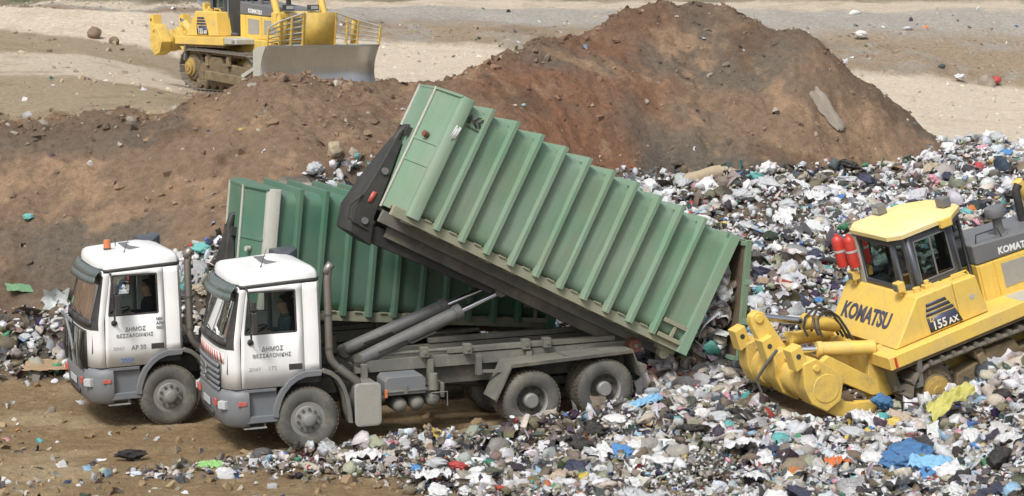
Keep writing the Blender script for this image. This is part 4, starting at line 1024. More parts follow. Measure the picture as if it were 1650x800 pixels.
def make_container(label, loc, rot, o):
    """roll-off container: x rearward from the front wall, z up from its floor rails"""
    K_ = empty('container', loc, rot)
    tag(K_, label, 'container', 'green ribbed roll-off containers')
    L_, W, Hh = 6.28, 1.13, 2.38
    G = o['paint']
    def ring(x, w, zb, zt, r_, k=5, sub_=0):
        P = []
        for cy_, cz_, a0 in ((w - r_, zt - r_, 0), (-w + r_, zt - r_, 90), (-w + r_, zb + r_, 180), (w - r_, zb + r_, 270)):
            for i in range(k + 1):
                a = R(a0 + 90 * i / k); P.append((x, cy_ + r_ * math.cos(a), cz_ + r_ * math.sin(a)))
            if a0 in (90, 270) and sub_:                     # extra points down each side
                z_to = (zb + r_) if a0 == 90 else (zt - r_); z_fr = P[-1][2]
                for j in range(1, sub_): P.append((x, P[-1][1], z_fr + (z_to - z_fr) * j / sub_))
        return P
    xs = list(np.linspace(.50, L_ - .04, 104))
    sh = MB()
    rb = random.Random(o['seed'])
    rings = []
    for i, x in enumerate(xs):
        ring_ = ring(x, W, .17, Hh - .05, .22, 5, 9)
        ph = (x - .45) / .53
        bul = .018 * abs(math.sin(math.pi * ph))            # panels bellied out between the ribs
        q = []
        for (a, y, z) in ring_:
            t = max(0, 1 - abs(z - 1.2) / 1.0)
            dent = float(fbm(np.array([a * 1.6 + o['seed'] * 9]), np.array([z * 1.5 + (3 if y > 0 else 0)]), 17, 4, .55)[0])
            q.append((a, y * (1 + (bul * t + .030 * dent * (abs(y) > W - .05)) / W), z))
        rings.append(q)
    sh.loft(rings, cap=False)
    sh.add([], [])
    shell = sh.build('shell', G, K_, angle=40)
    inn = MB(); inn.loft([ring(x, W - .03, .21, Hh - .09, .20) for x in (.50, L_ - .05)], cap=False); inn.add(ring(.50, W - .03, .21, Hh - .09, .20), [tuple(range(24))])
    inn.build('lining', 'container_inside', K_, fix=False)
    # narrow front wall, slanted cheeks and wide corner posts
    fw = MB(); fw.box(.10, .18, -.47, .47, .13, Hh); fw.build('front_wall', G, K_, bevel=.012)
    for s in (-1, 1):
        ck = MB(); ck.prism([(.11, s * .46), (.40, s * 1.17), (.47, s * 1.14), (.18, s * .43)], .13, Hh - .01, 'z'); cheek = ck.build('front_cheek', G, K_, bevel=.008)
        for z in (1.02, 1.42):
            cs = MB(); cs.prism([(.095, s * .47), (.375, s * 1.15), (.40, s * 1.14), (.12, s * .46)], z, z + .05, 'z'); cs.build('cheek_bar', G, cheek, bevel=.006)
        cp = MB(); cp.prism([(.36, s * 1.08), (.37, s * 1.17), (.43, s * 1.225), (.56, s * 1.245), (.60, s * 1.24), (.64, s * 1.12)], .12, Hh + .015, 'z'); cp.build('corner_post', o['post'], K_, bevel=.012)
        ep = MB(); ep.tube([(.10, s * .475, .10), (.10, s * .475, Hh + .02)], .026, 8); ep.build('edge_bead', 'pale_worn', K_)
    tp = MB(); tp.prism([(.09, -.5), (.36, -1.19), (.6, -1.2), (.6, 1.2), (.36, 1.19), (.09, .5)], Hh - .03, Hh + .022, 'z'); tp.build('front_header', G, K_, bevel=.012)
    hb = MB(); hb.tube([(.02, -.22, 1.50), (.02, .22, 1.50)], .03, 8); hb.box(0, .11, -.26, -.2, 1.42, 1.58); hb.box(0, .11, .2, .26, 1.42, 1.58); hb.build('hook_bar', 'dark_steel', K_)
    # ribs: one hoop over each side and the roof
    nr = 10
    for k in range(nr):
        x = .98 + k * .505
        def hoop(wx, y_, z_top): 
            return [(x + wx, -y_, .12), (x + wx, -y_, z_top), (x + wx, y_, z_top), (x + wx, y_, .12)]
        rb_ = MB()
        A = [(-.075, 1.085), (-.04, 1.235), (.04, 1.235), (.075, 1.085)]
        secs = []
        for dz, (yy, zz) in enumerate(((-1, .12), (-1, 'top'), (1, 'top'), (1, .12))):
            r0 = []
            for wx, d_ in A:
                top = Hh - .08 + (d_ - 1.085) * .85
                r0.append((x + wx, yy * d_, top if zz == 'top' else zz))
            secs.append(r0)
        rb_.loft(secs, cap=True, closed=True)
        ribo = rb_.build('rib', G, K_, bevel=.008)
        ribo.location = (rb.uniform(-.010, .010), 0, 0); ribo.rotation_euler = (0, rb.uniform(-.004, .004), rb.uniform(-.004, .004))
    # rear frame
    for s in (-1, 1):
        rp = MB(); rp.prism([(L_ - .17, s * 1.05), (L_ - .17, s * 1.22), (L_ + .02, s * 1.255), (L_ + .02, s * 1.05)], .02, Hh + .01, 'z'); rp.build('rear_post', G, K_, bevel=.012)
        gs = MB(); gs.box(5.60, L_ - .17, min(s * 1.14, s * 1.215), max(s * 1.14, s * 1.215), .42, .50); gs.box(5.60, L_ - .17, min(s * 1.14, s * 1.215), max(s * 1.14, s * 1.215), .14, .22); gs.box(5.86, 5.92, min(s * 1.14, s * 1.2), max(s * 1.14, s * 1.2), .22, .42); gs.build('rear_brace', 'green_dirty', K_, bevel=.006)
        # side sill and floor rails
        sl = MB(); sl.prism([(.12, .02), (L_, .02), (L_, .20), (.12, .20)], s * 1.02, s * 1.14, 'y'); sl.build('side_sill', 'green_dirty', K_, bevel=.01)
        for i in range(11):
            x0 = .70 + i * .505
            sk = MB(); sk.prism([(x0, .19), (x0 + .14, .19), (x0 + .14, .215), (x0, .215)], s * 1.10, s * 1.17, 'y'); sk.build('mud_ledge', 'green_dirty', K_, smooth=False)
        fr = MB(); fr.box(.15, L_ - .1, s * .53 - .05, s * .53 + .05, -.16, .06); fr.build('floor_rail', 'dusty_steel', K_, bevel=.008)
        br = MB(); br.lathe([(.09, -.1), (.1, -.09), (.1, .09), (.09, .1)], (L_ - .25, s * .85, -.10), (0, 1, 0), 20); br.box(L_ - .42, L_ - .08, s * .85 - .12, s * .85 + .12, -.06, .06); br.build('container_roller', 'green_dirty', K_, bevel=.008)
    cb = MB(); 
    for k in range(11): cb.box(.5 + k * .53, .58 + k * .53, -1.05, 1.05, .0, .12)
    cb.build('floor_bearers', 'green_dirty', K_, smooth=False)
    fl = MB(); fl.box(.20, L_ - .03, -1.08, 1.08, .13, .19); fl.build('floor_plate', 'container_inside', K_, smooth=False)
    hd = MB(); hd.box(L_ - .17, L_ + .02, -1.2, 1.2, Hh - .10, Hh + .014); hd.build('rear_header', G, K_, bevel=.012)
    # tailgate hung from the rear header
    ga = o['gate']
    pz = Hh - .02; px = L_ + .06
    def Gt(l, y, t):    # l down from hinge, t rearward
        c_, s_ = math.cos(R(ga)), math.sin(R(ga))
        return (px + l * s_ + t * c_, y, pz - l * c_ + t * s_)
    gp = MB(); a0 = [Gt(0, -1.2, .05), Gt(0, 1.2, .05), Gt(0, 1.2, .10), Gt(0, -1.2, .10)]; a1 = [Gt(2.2, -1.2, .05), Gt(2.2, 1.2, .05), Gt(2.2, 1.2, .10), Gt(2.2, -1.2, .10)]
    gp.loft([a0, a1]); gate = gp.build('tailgate', ['container_inside'], K_, bevel=.006)
    for y in (-1.2, -.4, .4, 1.2):
        gr = MB(); w = .075
        gr.loft([[Gt(0, y - w, .09), Gt(0, y + w, .09), Gt(0, y + w * .6, .22), Gt(0, y - w * .6, .22)], [Gt(2.22, y - w, .09), Gt(2.22, y + w, .09), Gt(2.22, y + w * .6, .22), Gt(2.22, y - w * .6, .22)]])
        gr.build('gate_post', G, gate, bevel=.008)
    for l in (.02, .72, 1.45, 2.14):
        gr = MB(); gr.loft([[Gt(l, -1.25, .0), Gt(l + .08, -1.25, .0), Gt(l + .08, -1.25, .2), Gt(l, -1.25, .2)], [Gt(l, 1.25, .0), Gt(l + .08, 1.25, .0), Gt(l + .08, 1.25, .2), Gt(l, 1.25, .2)]] if l in (.02, 2.14) else [[Gt(l, -1.27, .1), Gt(l + .1, -1.27, .1), Gt(l + .1, -1.27, .26), Gt(l, -1.27, .26)], [Gt(l, 1.27, .1), Gt(l + .1, 1.27, .1), Gt(l + .1, 1.27, .26), Gt(l, 1.27, .26)]])
        gr.build('gate_rail', G, gate, bevel=.008)
    # maker's mark: stem and two chevrons with a line of small print beneath, black on the panel
    if o.get('logo'):
        yl = -1.158
        def mark(P): 
            q = MB(); q.add([(x, yl, z) for x, z in P], [tuple(range(len(P)))]); return q
        q = MB()
        q.add([(x, yl, z) for x, z in ((.66, 2.17), (.70, 2.17), (.70, 2.02), (.66, 2.02))], [(0, 1, 2, 3)])
        for dx in (.70, .80):
            q.add([(x, yl, z) for x, z in ((dx, 2.10), (dx + .11, 2.19), (dx + .18, 2.19), (dx + .07, 2.10), (dx + .18, 2.01), (dx + .11, 2.01))], [(0, 1, 2, 3), (0, 3, 4, 5)])
        q.add([(x, yl, z) for x, z in ((.60, 2.12), (.66, 2.12), (.66, 2.09), (.60, 2.09))], [(0, 1, 2, 3)])
        q.build('makers_mark', 'black_plastic', shell, solid=.004, fix=False)
        q = MB()
        for k in range(8): q.add([(x, yl, z) for x, z in ((.67 + k * .036, 1.98), (.695 + k * .036, 1.98), (.695 + k * .036, 1.95), (.67 + k * .036, 1.95))], [(0, 1, 2, 3)])
        q.build('small_print', 'black_plastic', shell, solid=.003, fix=False)
        q = MB(); rb2 = random.Random(2)
        for k in range(7):
            x0 = .45 + k * .014; z0 = 1.62 + .05 * rb2.random()
            q.add([(x0, -1.2525, z0), (x0 + .02, -1.2525, z0), (x0 + .05, -1.2525, z0 + .22), (x0 + .03, -1.2525, z0 + .22)], [(0, 1, 2, 3)])
        q.build('scuff_marks', 'letter_white', K_, solid=.003, fix=False)
        nb = MB(); nb.cyl((.22, -.78, 1.55), (.14, -.81, 1.55), .055, n=12); nb.build('lashing_knob', 'roller_red', K_)
    else:
        nb = MB(); nb.cyl((.22, -.78, 1.25), (.14, -.81, 1.25), .05, n=12); nb.build('lashing_knob', 'pale_worn', K_)
    return K_

TH = -0.8
def truck_matrix(loc, psi): return Matrix.Translation(loc) @ Matrix.Rotation(R(psi), 4, 'Z') @ Matrix.Rotation(R(TH), 4, 'Y')
T1_LOC, T1_PSI = (-3.860, 33.745, 0.0), 20.0
T2_LOC, T2_PSI = (-6.602, 35.705, 0.0), 23.0
truck_a, _ = make_truck('white truck with red striped front tipping its container steeply up', T1_LOC, (0, R(TH), R(T1_PSI)), 27.0,
    dict(grille=True, z1=.50, z2=.60, texts=[('172', .105, 'letter_faint', -.66, 1.43)]))
truck_b, _ = make_truck('white truck with orange roof beacon and its front grille missing', T2_LOC, (0, R(TH), R(T2_PSI)), 6.0,
    dict(grille=False, dl=.58, z1=.535, z2=.55, beacon=True, texts=[('AP 50', .115, 'letter_grey', -.66, 1.425), ('2004', .125, 'letter_blue', -.86, 1.20),
         ('ΜΙΑ', .07, 'letter_grey', -.20, 1.93), ('ΑΠΟ', .07, 'letter_grey', -.20, 1.85), ('0055', .07, 'letter_grey', -.20, 1.77)]))
M1 = truck_matrix(T1_LOC, T1_PSI); M2 = truck_matrix(T2_LOC, T2_PSI)
C1_TILT, C2_TILT = 27.5, 6.5
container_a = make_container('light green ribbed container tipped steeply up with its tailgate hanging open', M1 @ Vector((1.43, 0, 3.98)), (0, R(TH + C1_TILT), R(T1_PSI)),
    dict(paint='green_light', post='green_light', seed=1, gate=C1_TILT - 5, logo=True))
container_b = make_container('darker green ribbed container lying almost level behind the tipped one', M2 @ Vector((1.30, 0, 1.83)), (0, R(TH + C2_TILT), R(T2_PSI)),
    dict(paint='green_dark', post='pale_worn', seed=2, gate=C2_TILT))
make_person(M1 @ Vector((-.22, -.55, 1.62)), (0, R(TH), R(T1_PSI)), 'shirt_teal', 'driver in a grey-blue shirt sitting in the truck with the striped front', 'truck drivers')
make_person(M2 @ Vector((-.22, -.55, 1.62)), (0, R(TH), R(T2_PSI)), 'jacket_navy', 'driver in a dark jacket sitting in the truck with the orange beacon', 'truck drivers')

# ================================================================== bulldozers
def make_dozer():
    Z = empty('bulldozer')
    # ---------------- undercarriage
    sc, ic = Vector((0, .68)), Vector((3.25, .60)); rs_, ri_ = .50, .47
    # path of the track chain (outer side of the links), rear sprocket -> top -> idler -> bottom
    path = []
    for k in range(25):
        a = R(250 - k * 160 / 24); path.append(sc + Vector((math.cos(a), math.sin(a))) * rs_)
    path += [Vector((.9, 1.165)), Vector((1.7, 1.135)), Vector((2.5, 1.10))]
    for k in range(21):
        a = R(88 - k * 170 / 20); path.append(ic + Vector((math.cos(a), math.sin(a))) * ri_)
    path += [Vector((2.9, .06)), Vector((.35, .06))]
    loop = path + [path[0]]
    LL = [0]
    for a, b_ in zip(loop, loop[1:]): LL.append(LL[-1] + (b_ - a).length)
    NS = 41
    def on(s):
        s %= LL[-1]
        i = max(j for j in range(len(LL) - 1) if LL[j] <= s + 1e-9)
        t = (s - LL[i]) / max(LL[i + 1] - LL[i], 1e-9)
        return loop[i].lerp(loop[i + 1], t)
    pit = LL[-1] / NS
    shoe = MB(); shoe.box(-pit * .47, pit * .47, -.30, .30, .0, .03); shoe.prism([(-pit * .47, .03), (-pit * .36, .085), (-pit * .24, .085), (-pit * .16, .03)], -.30, .30, 'y')
    shoe.mi = 1; shoe.box(-pit * .44, pit * .44, -.14, -.08, -.09, 0); shoe.box(-pit * .44, pit * .44, .08, .14, -.09, 0)
    shoe_me = shoe.data('track_shoe', ['track_steel', 'track_mud'])
    bm = bmesh.new(); bm.from_mesh(shoe_me); bmesh.ops.recalc_face_normals(bm, faces=bm.faces); bm.to_mesh(shoe_me); bm.free()
    for s in (-1, 1):
        yc = s * 1.10
        tf = MB()
        tf.prism([(.35, .28), (2.95, .28), (3.15, .45), (3.1, .72), (2.3, .80), (.9, .86), (.5, .80)], yc - .17, yc + .17, 'y')
        tf.prism([(.9, .55), (1.9, .55), (1.75, 1.0), (1.15, 1.02)], yc - .2, yc + .26 * (1 if s > 0 else 1), 'y')
        track = tf.build('track', 'track_mud', Z, bevel=.03)
        gd = MB(); gd.box(.55, 2.75, s * 1.29 - .02, s * 1.29 + .02, .16, .50); gd.build('roller_guard', 'track_steel', track, bevel=.01)
        for x in (.5, .93, 1.36, 1.79, 2.22, 2.65):
            rl = MB(); rl.lathe([(.13, -.24), (.16, -.22), (.16, -.12), (.11, -.1), (.11, .1), (.16, .12), (.16, .22), (.13, .24)], (x, yc, .22), (0, 1, 0), 18); rl.build('track_roller', 'track_mud', track)
        for x in (1.0, 2.2):
            rl = MB(); rl.lathe([(.11, -.2), (.11, .2)], (x, yc, 1.0), (0, 1, 0), 16); rl.build('carrier_roller', 'track_mud', track)
            bk = MB(); bk.beam((x + .05, s * 1.32, .72), (x - .02, s * 1.30, 1.02), .16, .12, (0, 1, 0)); bk.build('roller_bracket', 'track_mud', track, bevel=.03)
        sp = MB(); sp.lathe([(.40, -.06), (.47, -.03), (.47, .03), (.40, .06)], (0, yc, .68), (0, 1, 0), 44)
        for k in range(22):
            a = 2 * math.pi * k / 22
            p = Vector((math.cos(a) * .47, 0, .68 + math.sin(a) * .47)); q = Vector((math.cos(a) * .52, 0, .68 + math.sin(a) * .52))
            sp.beam((p.x, yc, p.z), (q.x, yc, q.z), .07, .07, (0, 1, 0))
        spr = sp.build('sprocket', 'track_steel', track)
        hb = MB(); hb.lathe([(.40, -.1), (.41, .10), (.37, .16), (.30, .17), (.28, .22), (.20, .24), (.19, .29), (.001, .30)], (0, yc, .68), (0, s, 0), 40); hub = hb.build('final_drive', 'track_mud', track)
        hy = MB(); hy.lathe([(.27, .225), (.21, .25), (.205, .30), (.12, .31), (.11, .335), (.001, .335)], (0, yc, .68), (0, s, 0), 32); hy.build('drive_cap', 'yellow_muddy', hub)
        bt = MB()
        for k in range(22):
            a = 2 * math.pi * k / 22; p = Vector((math.cos(a) * .335, yc + s * .16, .68 + math.sin(a) * .335))
            bt.cyl(p, p + Vector((0, s * .025, 0)), .019, n=6)
        bo = bt.build('drive_bolts', 'track_steel', hub); tag(bo, kind='stuff')
        idl = MB(); idl.lathe([(.25, -.14), (.42, -.12), (.43, -.05), (.39, -.04), (.39, .04), (.43, .05), (.42, .12), (.25, .14), (.2, .2), (.001, .2)], (3.25, yc, .60), (0, s, 0), 36); idl.build('idler', 'track_mud', track)
        for k in range(NS):
            p = on((k + .35) * pit); q0 = on((k + .35) * pit - .06); q1 = on((k + .35) * pit + .06)
            d = (q1 - q0).normalized()
            o = bpy.data.objects.new('track_shoe', shoe_me); C.objects.link(o); o.parent = track
            o.location = (p.x, yc, p.y)
            o.rotation_euler = (0, -math.atan2(d.y, d.x), 0)
    # ---------------- hull and fenders
    hu = MB(); hu.prism([(-.55, .75), (-.35, .55), (3.3, .60), (3.6, .9), (3.6, 1.5), (1.5, 1.62), (-.55, 1.5)], -.74, .74, 'y'); hull = hu.build('hull', 'yellow_worn', Z, bevel=.03)
    for s in (-1, 1):
        fd = MB(); fd.prism([(-.78, 1.36), (2.05, 1.36), (2.05, 1.62), (-.78, 1.60)], s * .70, s * 1.40, 'y'); fend = fd.build('fender', 'yellow_paint', Z, bevel=.02)
        ud = MB(); ud.box(-.72, 2.0, s * 1.05 - .30, s * 1.05 + .30, 1.30, 1.355); ud.build('fender_underside', 'track_mud', fend, smooth=False)
        st = MB(); st.prism([(2.06, 1.40), (2.75, 1.40), (2.75, 1.55), (2.06, 1.60)], s * .70, s * 1.36, 'y'); st.build('step_tread', 'pale_worn', fend, bevel=.02)
        for k in range(3):
            sl = MB(); sl.box(2.50 + k * .06, 2.525 + k * .06, min(s * 1.355, s * 1.366), max(s * 1.355, s * 1.366), 1.43, 1.52); sl.build('painted_slot', 'black_plastic', fend, smooth=False)  # black bars paint the dark of slots in the tread
        bk = MB()
        bk.beam((-.62, s * 1.0, 1.36), (-.55, s * .95, .85), .05, .34, (0, 1, 0)); bk.beam((-.60, s * 1.0, .90), (-.28, s * 1.34, .92), .10, .10); bk.beam((-.28, s * 1.34, .88), (-.20, s * 1.34, 1.36), .09, .09, (0, 1, 0))
        bk.build('step_bracket', 'dusty_steel', fend, bevel=.01)
    # ---------------- fuel tank block with sloping rear, side panels
    tk = MB(); tk.prism([(-.50, 1.605), (.13, 2.36), (.86, 2.36), (.86, 1.625)], -1.20, 1.20, 'y'); tank = tk.build('fuel_tank', 'yellow_paint', Z, bevel=.035)
    for s in (-1, 1):
        pn = MB(); pn.prism([(.865, 1.625), (.865, 2.355), (1.34, 2.34), (1.43, 1.625)], s * .60, s * 1.20, 'y'); pan = pn.build('side_box', 'yellow_paint', Z, bevel=.03)
        bd = MB(); bd.cyl((1.17, s * 1.195, 2.0), (1.17, s * 1.206, 2.0), .05, n=18); bd.build('lock_plate', 'pale_worn', pan)
        hl = MB(); hl.tube([(.95, s * 1.02, 2.36), (.97, s * 1.02, 2.43), (1.28, s * 1.02, 2.42), (1.32, s * 1.02, 2.34)], .016, 8); hl.build('grab_rail', 'yellow_paint', pan)
        # decal: four bars and a dark field
        yd = s * 1.2035
        dk = MB()
        dk.add([(.23, yd, 1.66), (.90, yd, 1.66), (.80, yd, 1.93), (.20 + .01, yd, 1.93)], [(0, 1, 2, 3)])
        dec = dk.build('model_decal', 'decal_blue', tank, solid=.004, fix=False)
        for k in range(3):
            z0 = 1.955 + k * .085; q = MB(); q.add([(.21 + k * .02, yd, z0), (.79 - k * .055, yd, z0), (.765 - k * .055, yd, z0 + .06), (.22 + k * .02, yd, z0 + .06)], [(0, 1, 2, 3)])
            q.build('decal_bar', 'decal_blue', tank, solid=.004, fix=False)
        dirx = 1 if s < 0 else -1
        text_obj('model_number', '155', .215, 'letter_white', tank, (.29 if s < 0 else .84, s * 1.2075, 1.69), (dirx, 0, 0), (0, 0, 1), bold=.004, sx=.92)
        text_obj('model_number', 'AX', .15, 'letter_white', tank, (.62 if s < 0 else .50, s * 1.2075, 1.69), (dirx, 0, 0), (0, 0, 1), bold=.004, sx=.95)
        text_obj('model_letter', 'D', .12, 'yellow_paint', tank, (.26 if s < 0 else .84, s * 1.2075, 1.845), (dirx, 0, 0), (0, 0, 1), bold=.004)
        lm = MB(); lm.box(.0, .14, s * .78 - .10, s * .78 + .10, 2.43, 2.60); lmp = lm.build('work_lamp', 'yellow_paint', Z, bevel=.015)
        ll = MB(); ll.box(-.012, .002, s * .78 - .075, s * .78 + .075, 2.455, 2.575); ll.build('lamp_lens', 'hood_grey', lmp, smooth=False)
        lg = MB(); lg.tube([(.07, s * .78, 2.34), (.07, s * .78, 2.44)], .03, 8); lg.build('lamp_stalk', 'yellow_paint', lmp)
    sl = Vector((.63, 0, .755)).normalized()
    o3 = Vector((-.50, 0, 1.605)) + sl * .31 + Vector((-.755, 0, .63)).normalized() * .004
    text_obj('tank_lettering', 'KOMATSU', .40, 'letter_navy', tank, (o3.x, .12, o3.z), (0, -1, 0), tuple(sl), bold=.016, sx=.88, align='CENTER')
    fc = MB(); fc.cyl((.30, -.95, 2.35), (.30, -.95, 2.44), .07, n=14); fc.build('filler_cap', 'yellow_paint', tank)
    fc = MB(); fc.box(.44, .60, -1.02, -.86, 2.35, 2.43); fc.cyl((.52, -.94, 2.43), (.52, -.94, 2.50), .045, n=12); fc.build('hydraulic_filter', 'yellow_paint', tank, bevel=.01)
    # ---------------- cab
    P = [(.20, -.60), (.38, -.80), (1.30, -.80), (1.72, -.42), (1.72, .42), (1.30, .80), (.38, .80), (.20, .60)]
    cb = MB(); zb, z0, z1, zt = 2.30, 2.46, 3.18, 3.32
    lean = lambda p, z: (p[0] + (.0 if p[0] > 1 else .03) * (z - zb), p[1] * (1 - .05 * (z - zb)), z)
    n = len(P)
    def mix2(a, b_, t): return (a[0] + (b_[0] - a[0]) * t, a[1] + (b_[1] - a[1]) * t)
    cabin_glass = []
    for i in range(n):
        a, b_ = P[i], P[(i + 1) % n]
        Ln = math.hypot(b_[0] - a[0], b_[1] - a[1])
        m_ = .07 / Ln if i != 1 and i != 5 else .12 / Ln
        if i == 0 or i == 6: zlo = z0
        zlo = {2: 1.72, 3: 2.2, 4: 1.72}.get(i, z0)
        zbb = 1.62 if i in (2, 3, 4) else zb
        o = [lean(a, zbb), lean(b_, zbb), lean(b_, zt), lean(a, zt)]
        ia, ib = mix2(a, b_, m_), mix2(a, b_, 1 - m_)
        w = [lean(ia, zlo), lean(ib, zlo), lean(ib, z1), lean(ia, z1)]
        cb.add(o + w, [(0, 1, 5, 4), (1, 2, 6, 5), (2, 3, 7, 6), (3, 0, 4, 7)])
        cabin_glass.append((i, w))
    cabo = cb.build('cab', 'cab_charcoal', Z, solid=.05, fix=False)
    names = {7: 'rear_window', 1: 'side_window', 5: 'side_window', 2: 'door_glass', 4: 'door_glass', 3: 'front_window', 0: 'corner_window', 6: 'corner_window'}
    for i, w in cabin_glass:
        q = MB(); q.add(w, [(0, 1, 2, 3)]); q.build(names[i], 'dozer_glass', cabo, fix=False)
        if i in (1, 5):
            c_ = MB(); s = -1 if i == 1 else 1
            for a, b_ in zip(w, w[1:] + w[:1]):
                c_.beam((a[0], a[1] + s * .03, a[2]), (b_[0], b_[1] + s * .03, b_[2]), .022, .022, (0, 1, 0))
            c_.beam(((w[0][0] + w[1][0]) / 2, w[0][1] + s * .028, w[0][2]), ((w[2][0] + w[3][0]) / 2, w[2][1] + s * .028, w[2][2]), .03, .02, (0, 1, 0))
            c_.build('window_frame', 'hood_grey', cabo, smooth=False)
    inn = MB(); inn.box(.30, 1.66, -.62, .62, 1.66, 1.72); inn.build('cab_floor', 'cab_lining', cabo, smooth=False)
    se = MB(); se.box(.62, 1.12, -.28, .28, 2.0, 2.22); se.prism([(.55, 2.15), (.68, 2.15), (.62, 2.95), (.50, 2.95)], -.26, .26, 'y'); se.build('seat', 'seat_cloth', cabo, bevel=.04)
    cs = MB(); cs.box(.55, 1.2, -.55, -.36, 2.0, 2.40); cs.box(.55, 1.2, .36, .55, 2.0, 2.40); cs.box(1.48, 1.66, -.4, .4, 1.72, 2.35); cs.tube([(1.1, -.45, 2.4), (1.15, -.45, 2.62)], .02, 8); cs.build('console', 'cab_lining', cabo, bevel=.02)
    rf = MB(); Q = [(p[0] * 1.0 + (.05 if p[0] > 1 else -.06), p[1] * 1.05) for p in P]
    cxm = .95
    rng = lambda z, s_: [((x - cxm) * s_ + cxm, y * s_, z + .035 * (1 - abs(x - cxm))) for x, y in Q]
    rf.loft([rng(3.30, 1.0), rng(3.375, 1.01), rng(3.42, .96), rng(3.435, .80), rng(3.44, .3)])
    roof = rf.build('cab_roof', 'yellow_roof', Z, angle=30)
    for x, y in ((.80, .62), (1.52, -.38)):
        lm = MB(); lm.box(x - .09, x + .09, y - .12, y + .12, 3.46, 3.63); lp = lm.build('roof_lamp', 'hood_grey', roof, bevel=.02)
        ll = MB(); sx_ = -1 if x < 1 else 1
        ll.box(min(x + sx_ * .088, x + sx_ * .098), max(x + sx_ * .088, x + sx_ * .098), y - .09, y + .09, 3.49, 3.60); ll.build('lens', 'lamp_lens', lp, smooth=False)
    bx = MB(); bx.box(1.08, 1.32, -.90, -.80, 3.24, 3.40); bx.build('roof_bracket', 'yellow_paint', roof, bevel=.02)
    # ---------------- hood, engine panels, radiator guard
    hd = MB(); hd.prism([(1.74, 2.28), (1.74, 2.66), (3.85, 2.46), (3.95, 2.36), (3.95, 2.18)], -.62, .62, 'y'); hood = hd.build('hood', 'hood_grey', Z, bevel=.04)
    en = MB(); en.prism([(1.74, 1.50), (1.74, 2.275), (3.95, 2.175), (3.95, 1.45)], -.60, .60, 'y'); eng = en.build('engine_cover', 'yellow_paint', Z, bevel=.015)
    for s in (-1, 1):
        for x0, x1 in ((1.78, 2.06), (2.10, 2.95), (2.99, 3.88)):
            z1a = 2.27 - .045 * (x0 - 1.74); z1b = 2.27 - .045 * (x1 - 1.74)
            dp = MB(); dp.prism([(x0, 1.56), (x1, 1.56), (x1, z1b - .02), (x0, z1a - .02)], s * .60, s * .625, 'y'); dpo = dp.build('engine_door', 'yellow_paint', eng, bevel=.008)
            if x1 - x0 > .5:
                gp = MB(); gp.prism([(x0 + .12, 1.70), (x1 - .12, 1.70), (x1 - .12, z1b - .10), (x0 + .12, z1a - .10)], s * .62, s * .634, 'y'); gp.build('vent_screen', 'grille_net', eng, smooth=False)
        dx = 1 if s < 0 else -1
        text_obj('hood_lettering', 'KOMATSU', .17, 'letter_white', hood, (2.22 if s < 0 else 3.15, s * .624, 2.335 if s < 0 else 2.30), (dx, 0, -.095 * dx), (0, 0, 1), bold=.006, sx=.95)
    rg = MB(); rg.prism([(3.955, 1.0), (3.955, 2.38), (4.08, 2.30), (4.08, 1.0)], -.70, .70, 'y'); rad = rg.build('radiator_guard', 'yellow_paint', Z, bevel=.02)
    for k in range(8):
        sl = MB(); sl.box(4.08, 4.10, -.56, .56, 1.12 + k * .14, 1.20 + k * .14); sl.build('guard_slat', 'hood_grey', rad, smooth=False)
    text_obj('guard_lettering', 'KOMATSU', .13, 'letter_white', rad, (4.085, -.36, 2.24), (0, 1, 0), (0, 0, 1), bold=.004)
    pc = MB(); pc.lathe([(.085, 0), (.085, .34), (.10, .36), (.175, .37), (.185, .40), (.185, .50), (.165, .545), (.001, .56)], (2.50, -.36, 2.56), (0, 0, 1), 26); pre = pc.build('precleaner', 'hood_grey', Z)
    bp_ = MB(); bp_.lathe([(.14, 0), (.14, .02), (.09, .025)], (2.50, -.36, 2.575), (-.09, 0, 1), 20); bp_.build('precleaner_base', 'hood_grey', pre)
    exh = MB(); exh.tube([(3.30, .10, 2.40), (3.30, .10, 3.05), (3.32, .10, 3.12), (3.38, .10, 3.18)], [.075, .075, .075, .08], 16); exh.build('exhaust_pipe', 'dark_steel', Z)
    rl = MB(); rl.tube([(1.85, -.56, 2.62), (1.9, -.56, 2.80), (2.35, -.56, 2.78), (2.40, -.56, 2.60)], .014, 7); rl.build('hood_rail', 'black_plastic', hood)
    # ---------------- blade, arms, lift rams
    bl = MB()
    prof = [(5.02, .0), (4.86, .14), (4.74, .36), (4.69, .62), (4.71, .88), (4.80, 1.12), (4.94, 1.34), (5.0, 1.42)]
    def bl_ring(y, dx): return [(x + dx, y, z) for x, z in prof]
    ysec = [(-1.92, .30), (-1.30, .02), (-.7, 0), (0, 0), (.7, 0), (1.30, .02), (1.92, .30)]
    bl.v = [p for y, dx in ysec for p in bl_ring(y, dx)]
    m_ = len(prof)
    for k in range(len(ysec) - 1):
        for i in range(m_ - 1):
            bl.f.append([k * m_ + i, k * m_ + i + 1, (k + 1) * m_ + i + 1, (k + 1) * m_ + i]); bl.m.append(0)
    blade = bl.build('blade', 'blade_steel', Z, solid=.05)
    for s in (-1, 1):
        ep = MB(); ep.prism([(x + .30, z) for x, z in prof] + [(5.0, 1.42), (4.62, 1.30), (4.60, .1)], s * 1.915, s * 1.95, 'y'); ep.build('end_plate', 'pale_worn', blade, smooth=False)
        ba = MB(); ba.beam((1.25, s * 1.56, .50), (4.72, s * 1.66, .30), .20, .26); ba.beam((1.25, s * 1.40, .50), (1.25, s * 1.70, .50), .28, .28); ba.build('push_arm', 'track_mud', Z, bevel=.02)
        br = MB(); br.beam((3.5, s * 1.62, .50), (4.70, s * 1.45, 1.05), .12, .12); br.build('tilt_strut', 'pale_worn', Z, bevel=.02)
